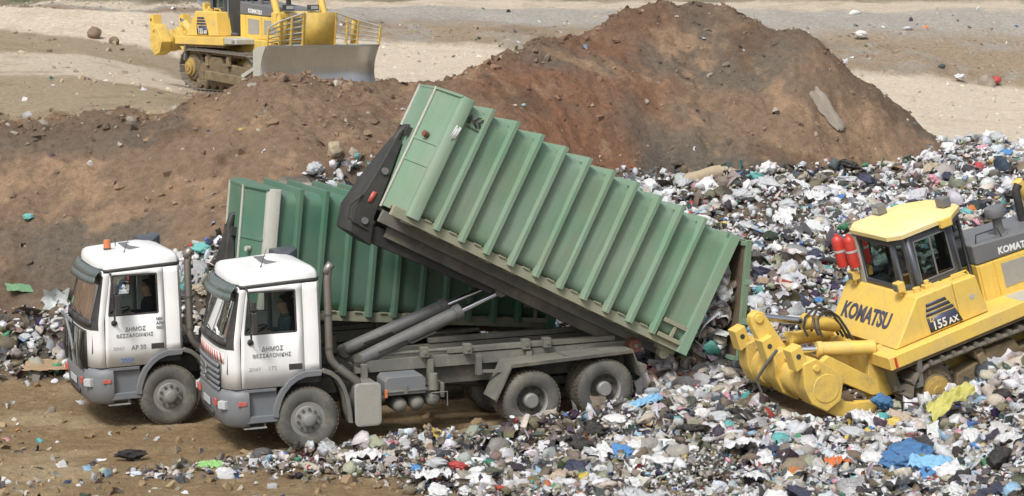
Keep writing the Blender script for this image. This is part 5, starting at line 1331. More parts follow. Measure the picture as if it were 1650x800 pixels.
        ph = MB(); ph.box(3.98, 4.22, s * .80 - .14, s * .80 + .14, 1.9, 2.34); ph.build('ram_yoke', 'yellow_paint', rad, bevel=.03)
        p0 = Vector((3.80, s * .80, 3.05)); p1 = Vector((4.66, s * .80, .95)); d = (p1 - p0).normalized()
        cy = MB(); cy.lathe([(.08, 0), (.105, .02), (.105, 1.35), (.09, 1.38)], p0, d, 18); lr = cy.build('lift_ram', 'yellow_paint', Z)
        rd = MB(); rd.cyl(p0 + d * 1.3, p1, .05, n=14); rd.build('lift_rod', 'chrome', lr)
        hl = MB(); hl.box(4.02, 4.18, s * .42 - .16, s * .42 + .16, 2.40, 2.56); hlo = hl.build('head_lamp', 'black_plastic', rad, bevel=.015)
        hl = MB(); hl.box(4.181, 4.19, s * .42 - .12, s * .42 + .12, 2.43, 2.53); hl.build('lens', 'lamp_lens', hlo, smooth=False)
    bb = MB(); bb.prism([(4.45, .15), (4.70, .2), (4.64, .62), (4.66, .9), (4.45, .85)], -1.7, 1.7, 'y'); bb.build('blade_back_box', 'yellow_worn', blade, bevel=.02)
    # trash rack above the blade: solid middle plate, posts and slats
    def rk(y, t):
        dx = .30 * max(0, (abs(y) - 1.30) / .62); top = 2.34 - max(0, abs(y) - .55) * .30
        return (5.0 + dx + .10 * t, y, 1.42 + (top - 1.42) * t)
    cpz = MB(); cpz.add([rk(-.52, 0), rk(.52, 0), rk(.52, 1), rk(-.52, 1)], [(0, 1, 2, 3)]); cplate = cpz.build('rack_plate', 'yellow_worn', blade, solid=.03, fix=False)
    for s in (-1, 1):
        for y in (.55, .95, 1.32, 1.90):
            q = MB(); q.beam(rk(s * y, -.02), rk(s * y, 1.02), .07, .05, (0, 1, 0)); q.build('rack_post', 'yellow_worn', blade, bevel=.006)
        if True:
            q = MB(); q.add([rk(s * 1.10, 0), rk(s * 1.27, 0), rk(s * 1.27, 1), rk(s * 1.10, 1)], [(0, 1, 2, 3)]); q.build('rack_panel', 'yellow_worn', blade, solid=.02, fix=False)
        for k in range(6):
            t = k / 5
            q = MB(); q.tube([rk(s * .52, t), rk(s * 1.30, t), rk(s * 1.92, t)], .024 if t in (0, 1) else .017, 7); q.build('rack_slat', 'pale_worn', blade)
    # ---------------- ripper
    rip = MB()
    rip.lathe([(.26, -1.22), (.30, -1.20), (.30, -.85), (.34, -.83), (.34, -.55), (.30, -.53), (.30, .53), (.34, .55), (.34, .83), (.30, .85), (.30, 1.20), (.26, 1.22)], (-2.0, 0, 1.52), (0, 1, 0), 28)
    ripo = rip.build('ripper_beam', 'yellow_worn', Z, bevel=.01)
    for y in (-1.05, 0.0, 1.05):
        pk = MB()
        pk.prism([(-2.27, 2.02), (-2.02, 2.04), (-1.78, 1.80), (-1.60, 1.50), (-1.75, 1.16), (-2.06, 1.06), (-2.30, 1.30), (-2.36, 1.62)], y - .19, y + .19, 'y')
        pkt = pk.build('shank_pocket', 'yellow_worn', ripo, bevel=.03)
        tp = MB(); tp.prism([(-2.40, 1.92), (-2.16, 1.98), (-2.20, 2.34), (-2.42, 2.30)], y - .15, y + .15, 'y'); tp.build('shank_head', 'yellow_paint', pkt, bevel=.015)
        for dy in (-.155, .155):
            pin = MB(); pin.cyl((-2.30, y + dy * .9, 2.17), (-2.30, y + dy * 1.02, 2.17), .045, n=14); pin.build('painted_pin_hole', 'black_plastic', pkt)  # black discs paint the dark inside the pin holes
        pn = MB(); pn.cyl((-2.06, y - .24, 1.88), (-2.06, y + .24, 1.88), .06, n=14); pn.build('pocket_pin', 'yellow_paint', pkt, bevel=.01)
        dc = MB(); dc.lathe([(.25, -.205), (.25, .205)], (-1.97, y, 1.47), (0, 1, 0), 32); dc.build('pocket_disc', 'yellow_worn', pkt, bevel=.012)
    sh = MB(); sh.prism([(-1.98, 1.14), (-1.74, 1.26), (-1.62, 1.06), (-1.34, .92), (-1.10, .84), (-.98, .80), (-1.20, .71), (-1.50, .69), (-1.80, .82), (-1.98, .98)], -1.12, -.98, 'y'); shk = sh.build('ripper_shank', 'yellow_worn', ripo, bevel=.02)
    tt = MB(); tt.prism([(-1.42, .98), (-1.05, .86), (-.94, .79), (-1.18, .705), (-1.42, .69)], -1.135, -.965, 'y'); tt.build('shank_tooth', 'yellow_worn', shk, bevel=.015)
    for s in (-1, 1):
        ar = MB(); ar.prism([(-1.92, 1.74), (-1.60, 1.86), (-.80, 1.10), (-.80, .84), (-.98, .88), (-1.70, 1.50), (-1.90, 1.58)], s * .80 - .07, s * .80 + .07, 'y'); ar.build('ripper_arm', 'yellow_worn', Z, bevel=.02)
        ar = MB(); ar.prism([(-.98, .70), (-.98, 1.0), (-.72, 1.62), (-.48, 1.62), (-.48, .70)], s * .66 - .06, s * .66 + .06, 'y'); ar.build('ripper_bracket', 'yellow_worn', Z, bevel=.015)
        p0 = Vector((-.66, s * .80, 1.66)); p1 = Vector((-2.02, s * .42, 2.04)); d = (p1 - p0).normalized()
        cy = MB(); cy.lathe([(.09, 0), (.125, .03), (.125, .95), (.14, .96), (.14, 1.04), (.06, 1.05)], p0, d, 20); rr = cy.build('ripper_ram', 'yellow_paint', Z)
        rd = MB(); rd.cyl(p0 + d, p1, .06, n=14); rd.build('ripper_rod', 'chrome', rr)
    for y in (.10, ):
        lg = MB(); lg.prism([(-2.46, 2.62), (-2.42, 2.74), (-2.30, 2.80), (-2.18, 2.74), (-2.13, 2.60), (-1.86, 1.80), (-2.28, 1.70)], y - .10, y + .10, 'y'); lug = lg.build('ripper_lug', 'yellow_paint', ripo, bevel=.02)
        pn = MB(); pn.cyl((-2.30, y - .14, 2.66), (-2.30, y + .14, 2.66), .075, n=18); pn.build('lug_pin', 'yellow_paint', lug, bevel=.012)
    p0 = Vector((-.70, .30, 1.90)); p1 = Vector((-2.24, .30, 2.64)); d = (p1 - p0).normalized()
    cy = MB(); cy.lathe([(.11, 0), (.13, .03), (.13, .62), (.15, .64), (.15, .72), (.07, .73)], p0, d, 20); rr = cy.build('pitch_ram', 'yellow_paint', Z)
    rd = MB(); rd.cyl(p0 + d * .7, p1, .065, n=16); rd.build('pitch_rod', 'chrome', rr)
    rb = random.Random(3)
    for k in range(4):
        y = -.02 + k * .17; h = rb.uniform(-.04, .10); e = rb.uniform(-.12, .12)
        hs = MB(); hs.tube([(-1.32 + e, y - .20, 1.98), (-1.34 + e, y - .16, 2.14), (-1.26 + e, y - .06 + e, 2.27 + h), (-1.1, y + e, 2.35 + h), (-.94, y + .04, 2.31 + h), (-.80, y + .05, 2.14), (-.72, y + .03, 1.90), (-.66, y, 1.66)], .024, 8); hs.build('hydraulic_hose', 'rubber_hose', Z)
    return Z

def copy_tree(o, parent=None):
    c = o.copy(); C.objects.link(c); c.parent = parent
    for ch in list(o.children): copy_tree(ch, c)
    return c

DZ_A = ((7.089, 34.684, .219), (0, R(-17), R(20)))
DZ_B = ((-8.69, 60.32, 4.82), (0, 0, R(-51)))
dozer_a = make_dozer()
dozer_b = copy_tree(dozer_a)
dozer_a.location, dozer_a.rotation_euler = DZ_A
dozer_b.location, dozer_b.rotation_euler = DZ_B
# the parked machine carries its ripper drawn back and low, without the centre lug and shank
for ch in list(dozer_b.children):
    if ch.name.startswith('ripper_beam'):
        ch.location = (-.30, 0, -.10)
        for g in list(ch.children):
            if g.name.startswith(('ripper_lug', 'ripper_shank')):
                for q in list(g.children): bpy.data.objects.remove(q)
                bpy.data.objects.remove(g)
tag(dozer_a, 'yellow bulldozer climbing the garbage with its rear ripper towards the container', 'bulldozer', 'yellow bulldozers')
tag(dozer_b, 'yellow bulldozer with slatted blade rack parked on the plateau behind the soil mound', 'bulldozer', 'yellow bulldozers')
# extras only the climbing machine carries: extinguishers, painted number, hanging cable
for y in (.98, .70):
    fe = MB(); fe.lathe([(.06, 0), (.105, .02), (.108, .05), (.108, .50), (.09, .56), (.04, .60), (.03, .64), (.001, .64)], (.02 + (.98 - y) * .3, y, 2.66), (0, 0, 1), 22); f_ = fe.build('fire_extinguisher', 'red_paint', dozer_a)
    fb = MB(); fb.lathe([(.109, -.02), (.114, -.02), (.114, .02), (.109, .02)], (.02 + (.98 - y) * .3, y, 2.98), (0, 0, 1), 22, cap=False); fb.build('strap', 'letter_faint', f_)
fp = MB(); fp.box(.06, .12, .80, .86, 2.36, 2.98); fp.box(.16, .20, .56, .72, 2.36, 3.24); fp.build('extinguisher_post', 'pale_worn', dozer_a, bevel=.008)
text_obj('painted_number', '1', .24, 'red_paint', dozer_a, (-.72, -1.404, 1.39), (1, 0, 0), (0, 0, 1), bold=.012)
ca = MB(); ca.tube([(-2.32, -.45, 2.16), (-2.50, -.25, 1.92), (-2.62, .05, 1.62), (-2.56, .05, 1.2), (-2.42, .05, .85)], [.03, .032, .026, .015, .012], 8); ca.build('hanging_cable', 'dusty_steel', dozer_a)

# ================================================================== garbage
rng = np.random.default_rng(11)
PAL = np.array([(.79, .80, .81), (.70, .72, .76), (.55, .56, .57), (.60, .54, .46), (.38, .35, .31), (.24, .20, .16), (.33, .25, .18),
                (.022, .023, .028), (.03, .035, .065), (.085, .09, .10), (.06, .17, .45), (.30, .50, .68), (.50, .05, .05), (.05, .26, .13),
                (.11, .43, .42), (.66, .48, .10), (.62, .30, .36), (.66, .21, .06), (.18, .15, .10), (.40, .43, .30), (.60, .66, .72), (.50, .44, .47)])
PW = np.array([.215, .125, .085, .075, .060, .065, .035, .05, .045, .045, .018, .022, .014, .010, .012, .010, .014, .008, .065, .025, .05, .025])
PW = PW / PW.sum()

def ico(sub):
    bm = bmesh.new(); bmesh.ops.create_icosphere(bm, subdivisions=sub, radius=1)
    bm.verts.ensure_lookup_table()
    v = np.array([p.co[:] for p in bm.verts]); f = [[q.index for q in p.verts] for p in bm.faces]; bm.free()
    return v, f
ICO1 = ico(1); ICO2 = ico(2); ICO3 = ico(4); ICO4 = ico(5)

def crumple(v, seed, amp=.35, freq=2.0, oct=1):
    """sharp folds at one or more scales"""
    r = np.random.default_rng(seed); out = np.zeros(len(v)); a = 1.0
    for o_ in range(oct):
        for k in range(4):
            d = r.normal(size=3); d /= np.linalg.norm(d)
            w = (v @ d) * freq * 2 ** o_ * r.uniform(.7, 1.6) + .8 * np.sin((v @ r.normal(size=3)) * 2.2 * 2 ** o_) + r.uniform(0, 6.28)
            out += a * (1 - 2 * np.abs(np.sin(w))) * r.uniform(.4, 1)
        a *= .55
    return v * (1 + amp * .5 * out)[:, None]

TPL = []
def folds(v, r, n, amp, f0, f1):
    out = np.zeros(len(v))
    for k in range(n):                                    # sharp creases along random directions
        d = r.normal(size=3); d /= np.linalg.norm(d)
        out += (1 - 2 * np.abs(np.sin((v @ d) * r.uniform(f0, f1) + r.uniform(0, 6.28)))) * r.uniform(.5, 1)
    return amp * out / math.sqrt(n)
for k in range(18):                                       # crushed bags
    v, f = ICO1 if k < 9 else ICO2
    q = v * (1 + folds(v, rng, 3, .32, 1.5, 3.5) + rng.normal(0, .10, len(v)))[:, None]
    q = q * np.array([1, rng.uniform(.5, 1), rng.uniform(.28, .65)])
    TPL.append((q, f, .42 / 18, True))
for k in range(14):                                       # crumpled sheets and film
    n = 5
    g = np.array([(2 * i / (n - 1) - 1, 2 * j / (n - 1) - 1, 0) for i in range(n) for j in range(n)], float)
    g[:, 1] *= rng.uniform(.4, 1)
    g[:, 2] = folds(g, rng, 3, .20, 2, 5) - .25 * (g[:, 0] ** 2 + g[:, 1] ** 2); g[:, :2] += rng.normal(0, .11, (n * n, 2))
    f = [[i * n + j, (i + 1) * n + j, (i + 1) * n + j + 1, i * n + j + 1] for i in range(n - 1) for j in range(n - 1)]
    TPL.append((g, f, .42 / 14, True))
for k in range(6):                                        # strips
    n = 7
    t = np.linspace(-1, 1, n); a = rng.normal(0, .2, (n, 3)); w = rng.uniform(.08, .2)
    p = np.stack([t, np.cumsum(a[:, 1]) * .6, a[:, 2]], 1)
    q = np.concatenate([p + [0, w, 0], p - [0, w, 0] + rng.normal(0, .06, (n, 3))])
    TPL.append((q, [[i, i + 1, n + i + 1, n + i] for i in range(n - 1)], .10 / 6, True))
for k in range(4):                                        # cartons
    s = np.array([1, rng.uniform(.5, .9), rng.uniform(.2, .6)])
    v = np.array([(x, y, z) for x in (-1, 1) for y in (-1, 1) for z in (-1, 1)], float) * s * .75 + rng.normal(0, .07, (8, 3))
    TPL.append((v, [[0, 1, 3, 2], [4, 6, 7, 5], [0, 4, 5, 1], [2, 3, 7, 6], [0, 2, 6, 4], [1, 5, 7, 3]], .03 / 4, False))
for k in range(2):                                        # bottles and cans
    a = np.linspace(0, 2 * np.pi, 8)[:-1]
    ring_ = lambda x, r: np.stack([np.full(7, x), np.cos(a) * r, np.sin(a) * r], 1)
    v = np.concatenate([ring_(-1, .26), ring_(.4, .28), ring_(.72, .1), ring_(1, .1)])
    f = [[k2 * 7 + i, k2 * 7 + (i + 1) % 7, (k2 + 1) * 7 + (i + 1) % 7, (k2 + 1) * 7 + i] for k2 in range(3) for i in range(7)] + [list(range(7)), list(range(21, 28))]
    TPL.append((v, f, .03 / 2, True))
TP = np.array([t[2] for t in TPL]); TP = TP / TP.sum()

def rotmats(n, r, flat=0.6):
    """random rotations, lying mostly flat"""
    yaw = r.uniform(0, 2 * np.pi, n); tx = r.normal(0, flat, n); ty = r.normal(0, flat, n)
    cz, sz, cx, sx, cy, sy = np.cos(yaw), np.sin(yaw), np.cos(tx), np.sin(tx), np.cos(ty), np.sin(ty)
    o, i = np.zeros(n), np.ones(n)
    A = np.stack([cz, -sz, o, sz, cz, o, o, o, i], 1).reshape(n, 3, 3)
    B = np.stack([i, o, o, o, cx, -sx, o, sx, cx], 1).reshape(n, 3, 3)
    D = np.stack([cy, o, sy, o, i, o, -sy, o, cy], 1).reshape(n, 3, 3)
    return A @ B @ D

def scatter_mesh(name, pos, size, col, tpl_idx, r, templates, flat=.6, smooth=False):
    V, LI, LS, FC, SM = [], [], [], [], []
    nv = 0; nl = 0
    for t in range(len(templates)):
        ix = np.nonzero(tpl_idx == t)[0]
        if not len(ix): continue
        v, f, _, sm = templates[t]
        Rm = rotmats(len(ix), r, flat)
        st = r.uniform(.75, 1.3, (len(ix), 1, 3))
        P = np.einsum('nij,nvj->nvi', Rm, v[None] * st) * size[ix][:, None, None] + pos[ix][:, None, :]
        V.append(P.reshape(-1, 3))
        lens = np.array([len(q) for q in f]); flatf = np.concatenate([np.array(q) for q in f])
        base = nv + np.arange(len(ix))[:, None] * len(v)
        LI.append((base + flatf[None]).ravel())
        LS.append(np.tile(lens, len(ix)))
        FC.append(np.repeat(col[ix], len(f), axis=0))
        SM.append(np.full(len(ix) * len(f), sm))
        nv += len(ix) * len(v)
    V = np.concatenate(V); LI = np.concatenate(LI); LS = np.concatenate(LS); FC = np.concatenate(FC)
    me = bpy.data.meshes.new(name)
    me.vertices.add(len(V)); me.vertices.foreach_set('co', V.astype(np.float32).ravel())
    me.loops.add(len(LI)); me.loops.foreach_set('vertex_index', LI.astype(np.int32))
    me.polygons.add(len(LS)); me.polygons.foreach_set('loop_start', np.concatenate([[0], np.cumsum(LS)[:-1]]).astype(np.int32))
    me.polygons.foreach_set('use_smooth', np.concatenate(SM))
    at = me.attributes.new('tint', 'FLOAT_COLOR', 'FACE')
    at.data.foreach_set('color', np.concatenate([FC, np.ones((len(FC), 1))], 1).astype(np.float32).ravel())
    me.update(); me.validate()
    return me

def film(name, attr=None, col=None, rough=.5, dirt=.35, bump=.5, bscale=22):
    m, nt, b = _new(name)
    tc = nt.nodes.new('ShaderNodeTexCoord')
    if attr:
        a = nt.nodes.new('ShaderNodeAttribute'); a.attribute_name = attr; base = a.outputs['Color']
    else:
        rg = nt.nodes.new('ShaderNodeRGB'); rg.outputs[0].default_value = (*col, 1); base = rg.outputs[0]
    n1 = noise(nt, tc.outputs['Object'], 4.5, 7, .7, .5)
    r1 = ramp(nt, n1.outputs['Fac'], [(.42, 0.0), (.72, dirt)])
    c = mixc(nt, r1.outputs[0], base, (.17, .13, .085))
    nt.links.new(c, b.inputs['Base Color'])
    b.inputs['Roughness'].default_value = rough
    if bump:
        n2 = noise(nt, tc.outputs['Object'], bscale, 6, .65, .8)
        bp = nt.nodes.new('ShaderNodeBump'); bp.inputs['Strength'].default_value = bump; bp.inputs['Distance'].default_value = .05
        nt.links.new(n2.outputs['Fac'], bp.inputs['Height']); nt.links.new(bp.outputs[0], b.inputs['Normal'])
    return m
film('waste_film', attr='tint', rough=.36, dirt=.45, bump=.8, bscale=26)
film('clod', attr='tint', rough=.95, dirt=.3, bump=.5)

# footprints to keep clear: trucks and the climbing bulldozer
MI1, MI2 = M1.inverted(), M2.inverted()
MD = Matrix.Translation(DZ_A[0]) @ Matrix.Rotation(DZ_A[1][2], 4, 'Z') @ Matrix.Rotation(DZ_A[1][1], 4, 'Y')
MDI = MD.inverted()
def to_local(MI, x, y, z):
    A = np.array(MI)
    return (A[0, 0] * x + A[0, 1] * y + A[0, 2] * z + A[0, 3], A[1, 0] * x + A[1, 1] * y + A[1, 2] * z + A[1, 3], A[2, 0] * x + A[2, 1] * y + A[2, 2] * z + A[2, 3])
def blocked(x, y, z):
    b = np.zeros(len(x), bool)
    for MI in (MI1, MI2):
        lx, ly, lz = to_local(MI, x, y, z)
        b |= (lx > -1.7) & (lx < 6.4) & (np.abs(ly) < 1.30) & (lz < 3.5)
    lx, ly, lz = to_local(MDI, x, y, z)
    b |= (lx > -.65) & (lx < 4.0) & (np.abs(ly) < 1.48) & (lz > -.35) & (lz < 3)
    b |= (lx > -2.5) & (lx < -.6) & (np.abs(ly) < 1.25) & (lz > .55)
    return b

KX = np.array([-.36, -.26, -.20, -.135, -.0775, -.05, -.02, .01, .04, .065, .085, .36])
KD = np.array([31.0, 31.0, 31.2, 32.15, 32.85, 33.0, 33.2, 33.55, 33.9, 34.6, 40., 40.])       # far edge of the near litter field
KN = np.array([29.0, 29.6, 30.4, 31.2, 31.0, 30.0, 29.3, 28.5, 24., 22., 20., 20.])              # where it thins out towards the camera
def density(x, y):
    u = x / y
    s = stage(x, y)[0]
    n = fbm(x * .55, y * .9, 81, 4, .6)
    d = np.zeros(len(x))
    bank = sstep(3.95, 4.25, s + .15 * n) * (1 - sstep(5.95, 6.12, s + .08 * n))
    rightcrest = sstep(.215, .228, u) * (s >= 5.9) * (1 - sstep(8.2, 8.6, s))
    d = np.maximum(d, np.maximum(bank, rightcrest))
    gap = (s > 2.6) & (s <= 4.3) & (u > -.005)
    d = np.where(gap, np.maximum(d, sstep(-.005, .03, u)), d)
    far, near = np.interp(u, KX, KD), np.interp(u, KX, KN)
    left = sstep(-.22, -.02, u)
    f = (1 - sstep(far - .05, far + .12, y)) * sstep(near - .9, near + .6, y)
    dd = f * (.16 + .84 * left) * sstep(-.55 + .35 * (1 - left), .10 + .25 * (1 - left), n + .30 * left)
    nearz = (s < 3.2) | (y < far + .2)
    d = np.where(nearz & (y < far + .2), np.maximum(d, dd), d)
    # worn, thinner streaks low on the near field
    wear = sstep(.1, .5, fbm(x * .35, y * 1.1, 83, 4, .6)) * (1 - sstep(.10, .20, u)) * (y < 33) * .55
    d = d * (1 - wear)
    d = np.maximum(d, (s < 4) * .010)
    d = np.maximum(d, ((s > 6) & (s < 8)) * .0045 + ((s > 8) & (s < 13)) * .003 + ((s >= 13) & (s < 14)) * .07)
    return d

def sample(n, u0, u1, y0, y1, r):
    u = r.uniform(u0, u1, n); y = np.sqrt(r.uniform(y0 * y0, y1 * y1, n))
    return u * y, y

# ---- waste too many to count: one mesh
xs_, ys_, th_ = [], [], []
for n, y0, y1 in ((76000, 24.5, 36.5), (46000, 36.5, 60.5), (9000, 60, 108)):
    x, y = sample(n, -.29, .30, y0, y1, rng)
    keep = rng.uniform(0, 1, n) < density(x, y)
    xs_.append(x[keep]); ys_.append(y[keep])
x = np.concatenate(xs_); y = np.concatenate(ys_)
z = terrain(x, y)
dn = density(x, y)
berm = np.exp(-((y - np.interp(x / y, KX, KD) + .35) / .55) ** 2) * sstep(-.09, -.04, x / y) * (1 - sstep(.05, .08, x / y))
thick = .03 + .11 * np.clip(dn, 0, 1) + .20 * berm
z = z + rng.uniform(0, 1, len(x)) * thick
ok = ~blocked(x, y, z)
x, y, z = x[ok], y[ok], z[ok]
size = np.exp(rng.normal(math.log(.070), .50, len(x)))
size = size * np.clip(1 + .75 * fbm(x * .7, y * .7, 87, 3, .6), .55, 1.7)
size = np.clip(size, .025, .30) * np.where(y > 60, 1.5, np.where(y < 36, .74, 1.10))
pos = [np.stack([x, y, z + size * .10], 1)]; sizes = [size]
# waste sliding out of the tipped container and heaped below its mouth
MC1 = Matrix.Translation(M1 @ Vector((1.43, 0, 3.98))) @ Matrix.Rotation(R(T1_PSI), 4, 'Z') @ Matrix.Rotation(R(TH + C1_TILT), 4, 'Y')
n = 2600
lx = rng.uniform(5.2, 7.05, n); ly = rng.uniform(-1, 1, n) * np.where(lx > 6.36, 1.02, .82)
hmax = np.interp(lx, [4.6, 5.6, 6.3, 6.7, 7.0], [1.9, 1.85, 1.75, 1.25, .3])
lz = .22 + rng.uniform(0, 1, n) ** .8 * hmax
A = np.array(MC1)
pp = np.stack([lx, ly, lz], 1) @ A[:3, :3].T + A[:3, 3]
pos.append(pp); sizes.append(np.clip(np.exp(rng.normal(math.log(.12), .4, n)), .05, .26))
n = 2600
mouth = np.array(MC1 @ Vector((6.35, 0, .1)))
hx = mouth[0] + .45 + rng.normal(0, 1.0, n); hy = mouth[1] + .25 + rng.normal(0, .95, n)
hz = terrain(hx, hy); rr = np.hypot((hx - mouth[0] - .35) / 1.3, (hy - mouth[1] - .2) / 1.1)
hz = hz + rng.uniform(0, 1, n) * .75 * np.exp(-rr ** 2)
ok = ~blocked(hx, hy, hz)
pos.append(np.stack([hx, hy, hz], 1)[ok]); sizes.append(np.clip(np.exp(rng.normal(math.log(.11), .4, ok.sum())), .05, .25))
# waste pushed up round the climbing bulldozer's near track
n = 2600
bx_ = rng.uniform(-.9, 4.2, n); by_ = -1.50 - np.abs(rng.normal(0, .55, n))
W3 = np.stack([bx_, by_, np.zeros(n)], 1) @ np.array(MD)[:3, :3].T + np.array(MD)[:3, 3]
wz = terrain(W3[:, 0], W3[:, 1]) + rng.uniform(0, 1, n) * (.30 + .18 * fbm(bx_ * 1.3, by_ * 1.3, 91, 3)) * np.exp(-((by_ + 1.55) / .8) ** 2)
pos.append(np.stack([W3[:, 0], W3[:, 1], wz], 1)); sizes.append(np.clip(np.exp(rng.normal(math.log(.10), .45, n)), .04, .26))
pos = np.concatenate(pos); size = np.concatenate(sizes)
n = len(pos)
# colours drift from heap to heap: some loads whiter, some darker and muddier
ci = rng.choice(len(PAL), n, p=PW)
load = fbm(pos[:, 0] * .30, pos[:, 1] * .30, 95, 4, .6)
swap = rng.uniform(0, 1, n) < np.clip(load * .9, 0, .42) * np.where(pos[:, 1] > 37, .55, 1)
ci = np.where(swap, rng.choice([4, 5, 7, 9, 18, 8], n), ci)
swap = rng.uniform(0, 1, n) < np.clip(-load * 1.2, 0, .55)
ci = np.where(swap, rng.choice([0, 0, 1, 1, 2, 20], n), ci)
# trodden-in waste on the near field is muddier
mud_n = (pos[:, 1] < 33) & (rng.uniform(0, 1, n) < .25 * (1 - sstep(.06, .18, pos[:, 0] / pos[:, 1])))
ci = np.where(mud_n, rng.choice([5, 18, 9, 4, 3], n), ci)
col = np.clip(PAL[ci] * rng.uniform(.78, 1.10, (n, 1)) + rng.normal(0, .012, (n, 3)), .01, .82)
big_strong = np.isin(ci, [10, 12, 13, 15, 17])
size = np.where(big_strong, size * .85, size)
ti = rng.choice(len(TPL), n, p=TP)
ti = np.where(ti < 18, np.where(size > .105, 9 + ti % 9, ti % 9), ti)      # finer mesh for the larger bags
lone = (density(pos[:, 0], pos[:, 1]) < .12) & (pos[:, 1] < 62)
size = np.where(lone, np.minimum(size, .085), size)
ti = np.where(lone & (ti < 18), 18 + ti % 14, ti)            # lone litter is mostly film and paper
gm = scatter_mesh('garbage', pos, size, col, ti, rng, TPL, .75)
gm.materials.append(MATS['waste_film'])
garbage = link('garbage', gm, None, 0, False)
tag(garbage, 'mass of loose mixed household waste, film, paper and rags spread over the landfill', 'garbage', kind='stuff')


# ---- clods and stones on the soil
CT = []
for k in range(8):
    v, f = ICO1
    q = v * (1 + rng.normal(0, .16, len(v)))[:, None] * np.array([1, rng.uniform(.7, 1), rng.uniform(.5, .8)])
    CT.append((q, f, 1 / 8, False))
for k in range(4):
    bmv = np.array([(x_, y_, z_) for x_ in (-1, 1) for y_ in (-1, 1) for z_ in (-1, 1)], float) * [.8, .6, .5] + rng.normal(0, .2, (8, 3))
    CT.append((bmv, [[0, 1, 3, 2], [4, 6, 7, 5], [0, 4, 5, 1], [2, 3, 7, 6], [0, 2, 6, 4], [1, 5, 7, 3]], 1, False))
x, y = sample(64000, -.29, .29, 26, 100, rng)
s = stage(x, y)[0]
clump = sstep(-.1, .5, fbm(x * .5, y * .5, 101, 4, .6))
pr = np.where((s > 5.9) & (s < 8.6), .10 + .55 * clump + .5 * sstep(7.6, 8.0, s), np.where(s < 4, .10 + .25 * clump, np.where(s >= 13, .20, np.where(s > 8.6, .05, .0))))
k_ = rng.uniform(0, 1, len(x)) < pr
x, y = x[k_], y[k_]; z = terrain(x, y)
sz = np.clip(np.exp(rng.normal(math.log(.038), .6, len(x))), .012, .13) * np.where(np.abs(stage(x, y)[0] - 7.95) < .3, 1.35, 1) * np.where(y > 62, 1.0, 1)
ok = ~blocked(x, y, z) | (rng.uniform(0, 1, len(x)) < .4)
x, y, z, sz = x[ok], y[ok], z[ok], sz[ok]
cc_ = ground_colour(x, y) * rng.uniform(.65, 1.35, (len(x), 1))
pale = rng.uniform(0, 1, len(x)) < .10
cc_[pale] = np.array((.36, .32, .26)) * rng.uniform(.7, 1.2, (pale.sum(), 1))
ti = rng.choice(len(CT), len(x))
cm_ = scatter_mesh('soil_clods', np.stack([x, y, z], 1), sz, np.clip(cc_, .01, .7), ti, rng, CT, .9)
cm_.materials.append(MATS['clod'])
clods = link('soil_clods', cm_, None, 0, False)
tag(clods, 'loose clods and stones scattered over the brown soil', 'soil', kind='stuff')

# ---- the pieces that show largest: things of their own
def tz(x, y): return float(terrain(np.array([x]), np.array([y]))[0])
def np_mesh(name, v, f, mat, smooth=True):
    me = bpy.data.meshes.new(name); me.from_pydata([tuple(p) for p in v], [], f); me.materials.append(MATS[mat])
    me.polygons.foreach_set('use_smooth', [smooth] * len(f)); me.update(); return me

BAGV, SHEETV = [], []
for k in range(7):
    v, f = ICO3
    q = crumple(v, 200 + k, .24, 1.5, 3)
    q[:, 2] *= .62; q[:, 1] *= rng.uniform(.7, 1)
    if k % 2 == 0:      # tied neck
        w = np.clip((q[:, 0] - .55) / .6, 0, 1); q[:, 1] *= 1 - .75 * w; q[:, 2] = q[:, 2] * (1 - .7 * w) + .25 * w; q[:, 0] += .35 * w
    q[:, 2] -= q[:, 2].min() * .8
    BAGV.append((q, f))
def sheet(seed, asp, n=15, amp=.20):
    r = np.random.default_rng(seed)
    g = np.array([(2 * i / (n - 1) - 1, (2 * j / (n - 1) - 1) * asp, 0) for i in range(n) for j in range(n)], float)
    for k in range(9):
        d = r.normal(size=2); d /= np.linalg.norm(d)
        g[:, 2] += np.abs(np.sin((g[:, :2] @ d) * r.uniform(2, 11) + r.uniform(0, 6))) * amp * r.uniform(.2, .9)
    wob = sum(np.sin(np.arctan2(g[:, 1], g[:, 0]) * k_ + r.uniform(0, 6)) * .10 / math.sqrt(k_) for k_ in (2, 3, 5, 8))
    g[:, :2] *= (1 + wob * np.hypot(g[:, 0], g[:, 1]))[:, None]; g[:, :2] += r.normal(0, .012, (n * n, 2)); g[:, 2] += r.normal(0, .03, n * n)
    edge = np.maximum(np.abs(g[:, 0]), np.abs(g[:, 1]) / asp); g[:, 2] -= amp * 1.2 * edge ** 3
    return g, [[i * n + j, (i + 1) * n + j, (i + 1) * n + j + 1, i * n + j + 1] for i in range(n - 1) for j in range(n - 1)]
for k in range(6): SHEETV.append(sheet(400 + k, rng.uniform(.5, .95), 21))

